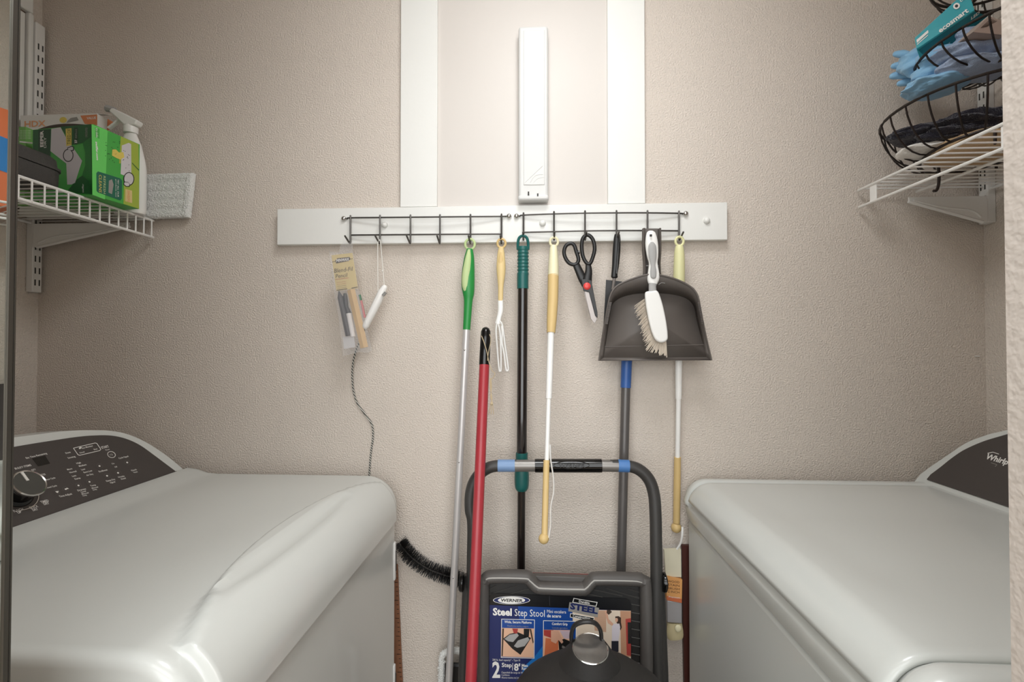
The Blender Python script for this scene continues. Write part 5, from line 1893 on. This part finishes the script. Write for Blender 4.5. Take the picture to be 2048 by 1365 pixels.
# dark knit in the lower bowl
dk = thing('dark_knit_garment', 'crumpled dark navy knit lying in the lower wire bowl', 'cloth', (0.93, 1.05, BZ + 0.05))
cA = at(1925, 268, 1.02)
lumpy('knit_fold', CLOTHD, dk, at(1950, 255, 1.06), (0.062, 0.045, 0.022), 0.55, 40, 3)
lumpy('knit_fold', CLOTHD, dk, at(1850, 272, 1.10), (0.052, 0.035, 0.015), 0.55, 44, 5)
lumpy('knit_fold', CLOTHD, dk, at(1915, 278, 1.08), (0.070, 0.045, 0.016), 0.55, 44, 8)
wc = thing('white_cloth_scrap', 'small white cloth under the dark knit in the lower bowl', 'cloth', at(1855, 305, 1.07))
lumpy('white_fold', CLOTHW, wc, at(1856, 302, 1.09), (0.042, 0.035, 0.010), 0.5, 30, 12)
tc_ = thing('tan_cloth', 'tan cloth spread under the white scrap in the lower bowl', 'cloth', (0.93, 1.06, BZ + 0.006))
lumpy('tan_fold', CLOTHT, tc_, V((0.935, 1.055, BZ + 0.028)), (0.082, 0.082, 0.020), 0.3, 24, 15, flat=BZ + 0.009)

# upper bowl: teal carton, towels
up = thing('blue_cleaning_cloth', 'light blue cloth spilling over the left of the upper wire bowl', 'cloth', at(1840, 150, 1.06))
lumpy('blue_fold', CLOTHB, up, at(1876, 132, 1.10), (0.042, 0.035, 0.026), 0.6, 26, 21)
lumpy('blue_fold', CLOTHB, up, at(1846, 126, 1.13), (0.036, 0.026, 0.026), 0.55, 28, 24)
lumpy('drooping_fold', CLOTHB, up, at(1872, 172, 1.10), (0.046, 0.04, 0.013), 0.5, 36, 27)
for (x0, y0, x1, y1, r) in ((1815, 112, 1792, 108, 0.009), (1815, 132, 1788, 132, 0.009), (1818, 150, 1786, 152, 0.010), (1825, 165, 1800, 167, 0.009)):
    MB().tube([at(x0 + 8, y0, 1.155), at((x0 + x1) / 2, (y0 + y1) / 2 - 2, 1.165), at(x1, y1, 1.17)], [r * 0.9, r, r * 0.75], 12, dome=True).build('rolled_corner', CLOTHB, up)
gt = thing('grey_towel', 'grey-blue waffle towel bunched in the upper wire bowl', 'towel', at(1950, 130, 1.0))
lumpy('towel_fold', CLOTHG, gt, at(1955, 84, 1.075), (0.056, 0.036, 0.022), 0.5, 30, 31)
lumpy('towel_fold', CLOTHG, gt, at(1940, 112, 1.070), (0.064, 0.040, 0.020), 0.5, 32, 34)
lumpy('towel_fold', CLOTHG, gt, at(1950, 138, 1.060), (0.062, 0.040, 0.016), 0.45, 32, 38)

# teal lamp carton, lying slantwise
def slant_box(front4, Y, depth):
    f = [at(x, y, Y) for x, y in front4]
    return f, MB().prism(f, depth)


YT_ = 1.02
tl = [(1829, 74), (1925, -16), (1950, 18), (1833, 97)]
dpt = V((0.030, 0.052, -0.030))
tt = thing('lamp_carton', 'teal light bulb carton propped slantwise in the upper bowl', 'box', at(1850, 110, YT_))
f, mb = slant_box(((1829, 76), (1940, -22), (1949, 20), (1833, 98)), YT_, None) if False else (None, None)
f = [at(x, y, YT_ + d) for x, y, d in ((1829, 76, 0.055), (1936, -22, 0.0), (1949, 20, 0.0), (1833, 98, 0.055))]
nrm = (f[1] - f[0]).cross(f[3] - f[0]).normalized()
if nrm.y < 0:
    nrm = -nrm
dn = nrm * 0.035 + (f[3] - f[0]).normalized() * 0.012 + V((0.012, 0, -0.018))
MB().prism(f, dn).build('carton', TEALB, tt, smooth=False, bevel=0.0008)
P = Print(f[0], nrm)
P.text('ecosmart', 1944, 20, 80, PRINTW, 1, (-0.80, 0.585), (-0.50, -0.7), height=9, bold=0.03) if False else None
P.text('ecosmart', 1880, 66, 72, PRINTW, 1, (0.80, -0.60), (-0.55, -0.83), height=9, bold=0.03)
P.ell(1913, 12, 7, 6, PRINTW, 1, rot=-0.6)
P.ell(1913, 12, 3.4, 3, BLACKP, 2, rot=-0.6)
P.poly([(1833, 80), (1856, 60), (1857, 65), (1834, 86)], PRINTW, 1)
P.poly([(1834, 88), (1856, 69), (1856, 71), (1834, 90)], PRINTW, 1)
P.text('LED', 1922, 4, 20, PRINTW, 1, (0.80, -0.60), (-0.55, -0.83), height=6)
P.build('front_print', tt)
bt = Print((f[2] + f[3]) / 2, (f[2] - f[3]).cross(dn))
bt.poly([(1836, 100), (1949, 23), (1976, 32), (1862, 124)], TEALD, 0)
bt.text('LED', 1942, 40, 22, PRINTW, 1, (0.78, -0.58), (0.1, -1), height=6, bold=0.02)
bt.text('ECOSMART', 1868, 112, 40, PRINTW, 1, (0.80, -0.58), (0.1, -1), height=5)
bt.build('underside_print', tt)
gbx = thing('grey_carton', 'small brown-grey carton beside the teal carton', 'box', at(1975, 60, 1.0))
f2 = [at(x, y, 1.0) for x, y in ((1946, 64), (1978, 32), (2010, 44), (2010, 70))]
MB().prism(f2, (0, 0.04, 0.0)).build('carton', BROWNB, gbx, smooth=False)
P = Print(V((0, 1.0, 0)), V((0, -1, 0)))
for k in range(5):
    P.line([(1962 + k * 2.6, 56 - k * 0.6), (1982 + k * 2.8, 37 + k * 1.2)], 0.9, DKB, 1)
P.build('barcode_print', gbx)

# orange pouch on the right shelf, seen in the mirror
op_ = thing('orange_pouch', 'orange and blue detergent pouch on the right shelf seen in the mirror', 'pouch', (0.965, 0.79, BZ))
rows = []
for i in range(15):
    v = i / 14
    th = 0.045 * (1 - v) ** 0.7 + 0.002
    rows.append([V((0.965 + th * math.cos(a), 0.785 + (0.085 - 0.015 * v) * math.copysign(abs(math.sin(a)) ** 0.6, math.sin(a)), BZ + 0.004 + 0.29 * v)) for a in [2 * PI * j / 28 for j in range(28)]])
MB().loft(rows).build('pouch_body', DETORANGE, op_)
rows = []
for i in range(9):
    v = 0.35 + 0.35 * i / 8
    th = 0.045 * (1 - v) ** 0.7 + 0.0032
    rows.append([V((0.965 + th * math.cos(a), 0.785 + (0.0862 - 0.015 * v) * math.copysign(abs(math.sin(a)) ** 0.6, math.sin(a)), BZ + 0.004 + 0.29 * v + 0.012 * math.sin(2 * a))) for a in [2 * PI * j / 28 for j in range(28)]])
MB().loft(rows, cap=False).build('blue_band', DETBLUE, op_)
# nail in the wall above the washer
nl = MB().tube([at(1950, 713, 1.2485), at(1959, 713, 1.2475)], 0.0012, 6).build('wall_anchor', TRIM)
tag(nl, 'tiny white wall anchor stub near the right corner', 'anchor')
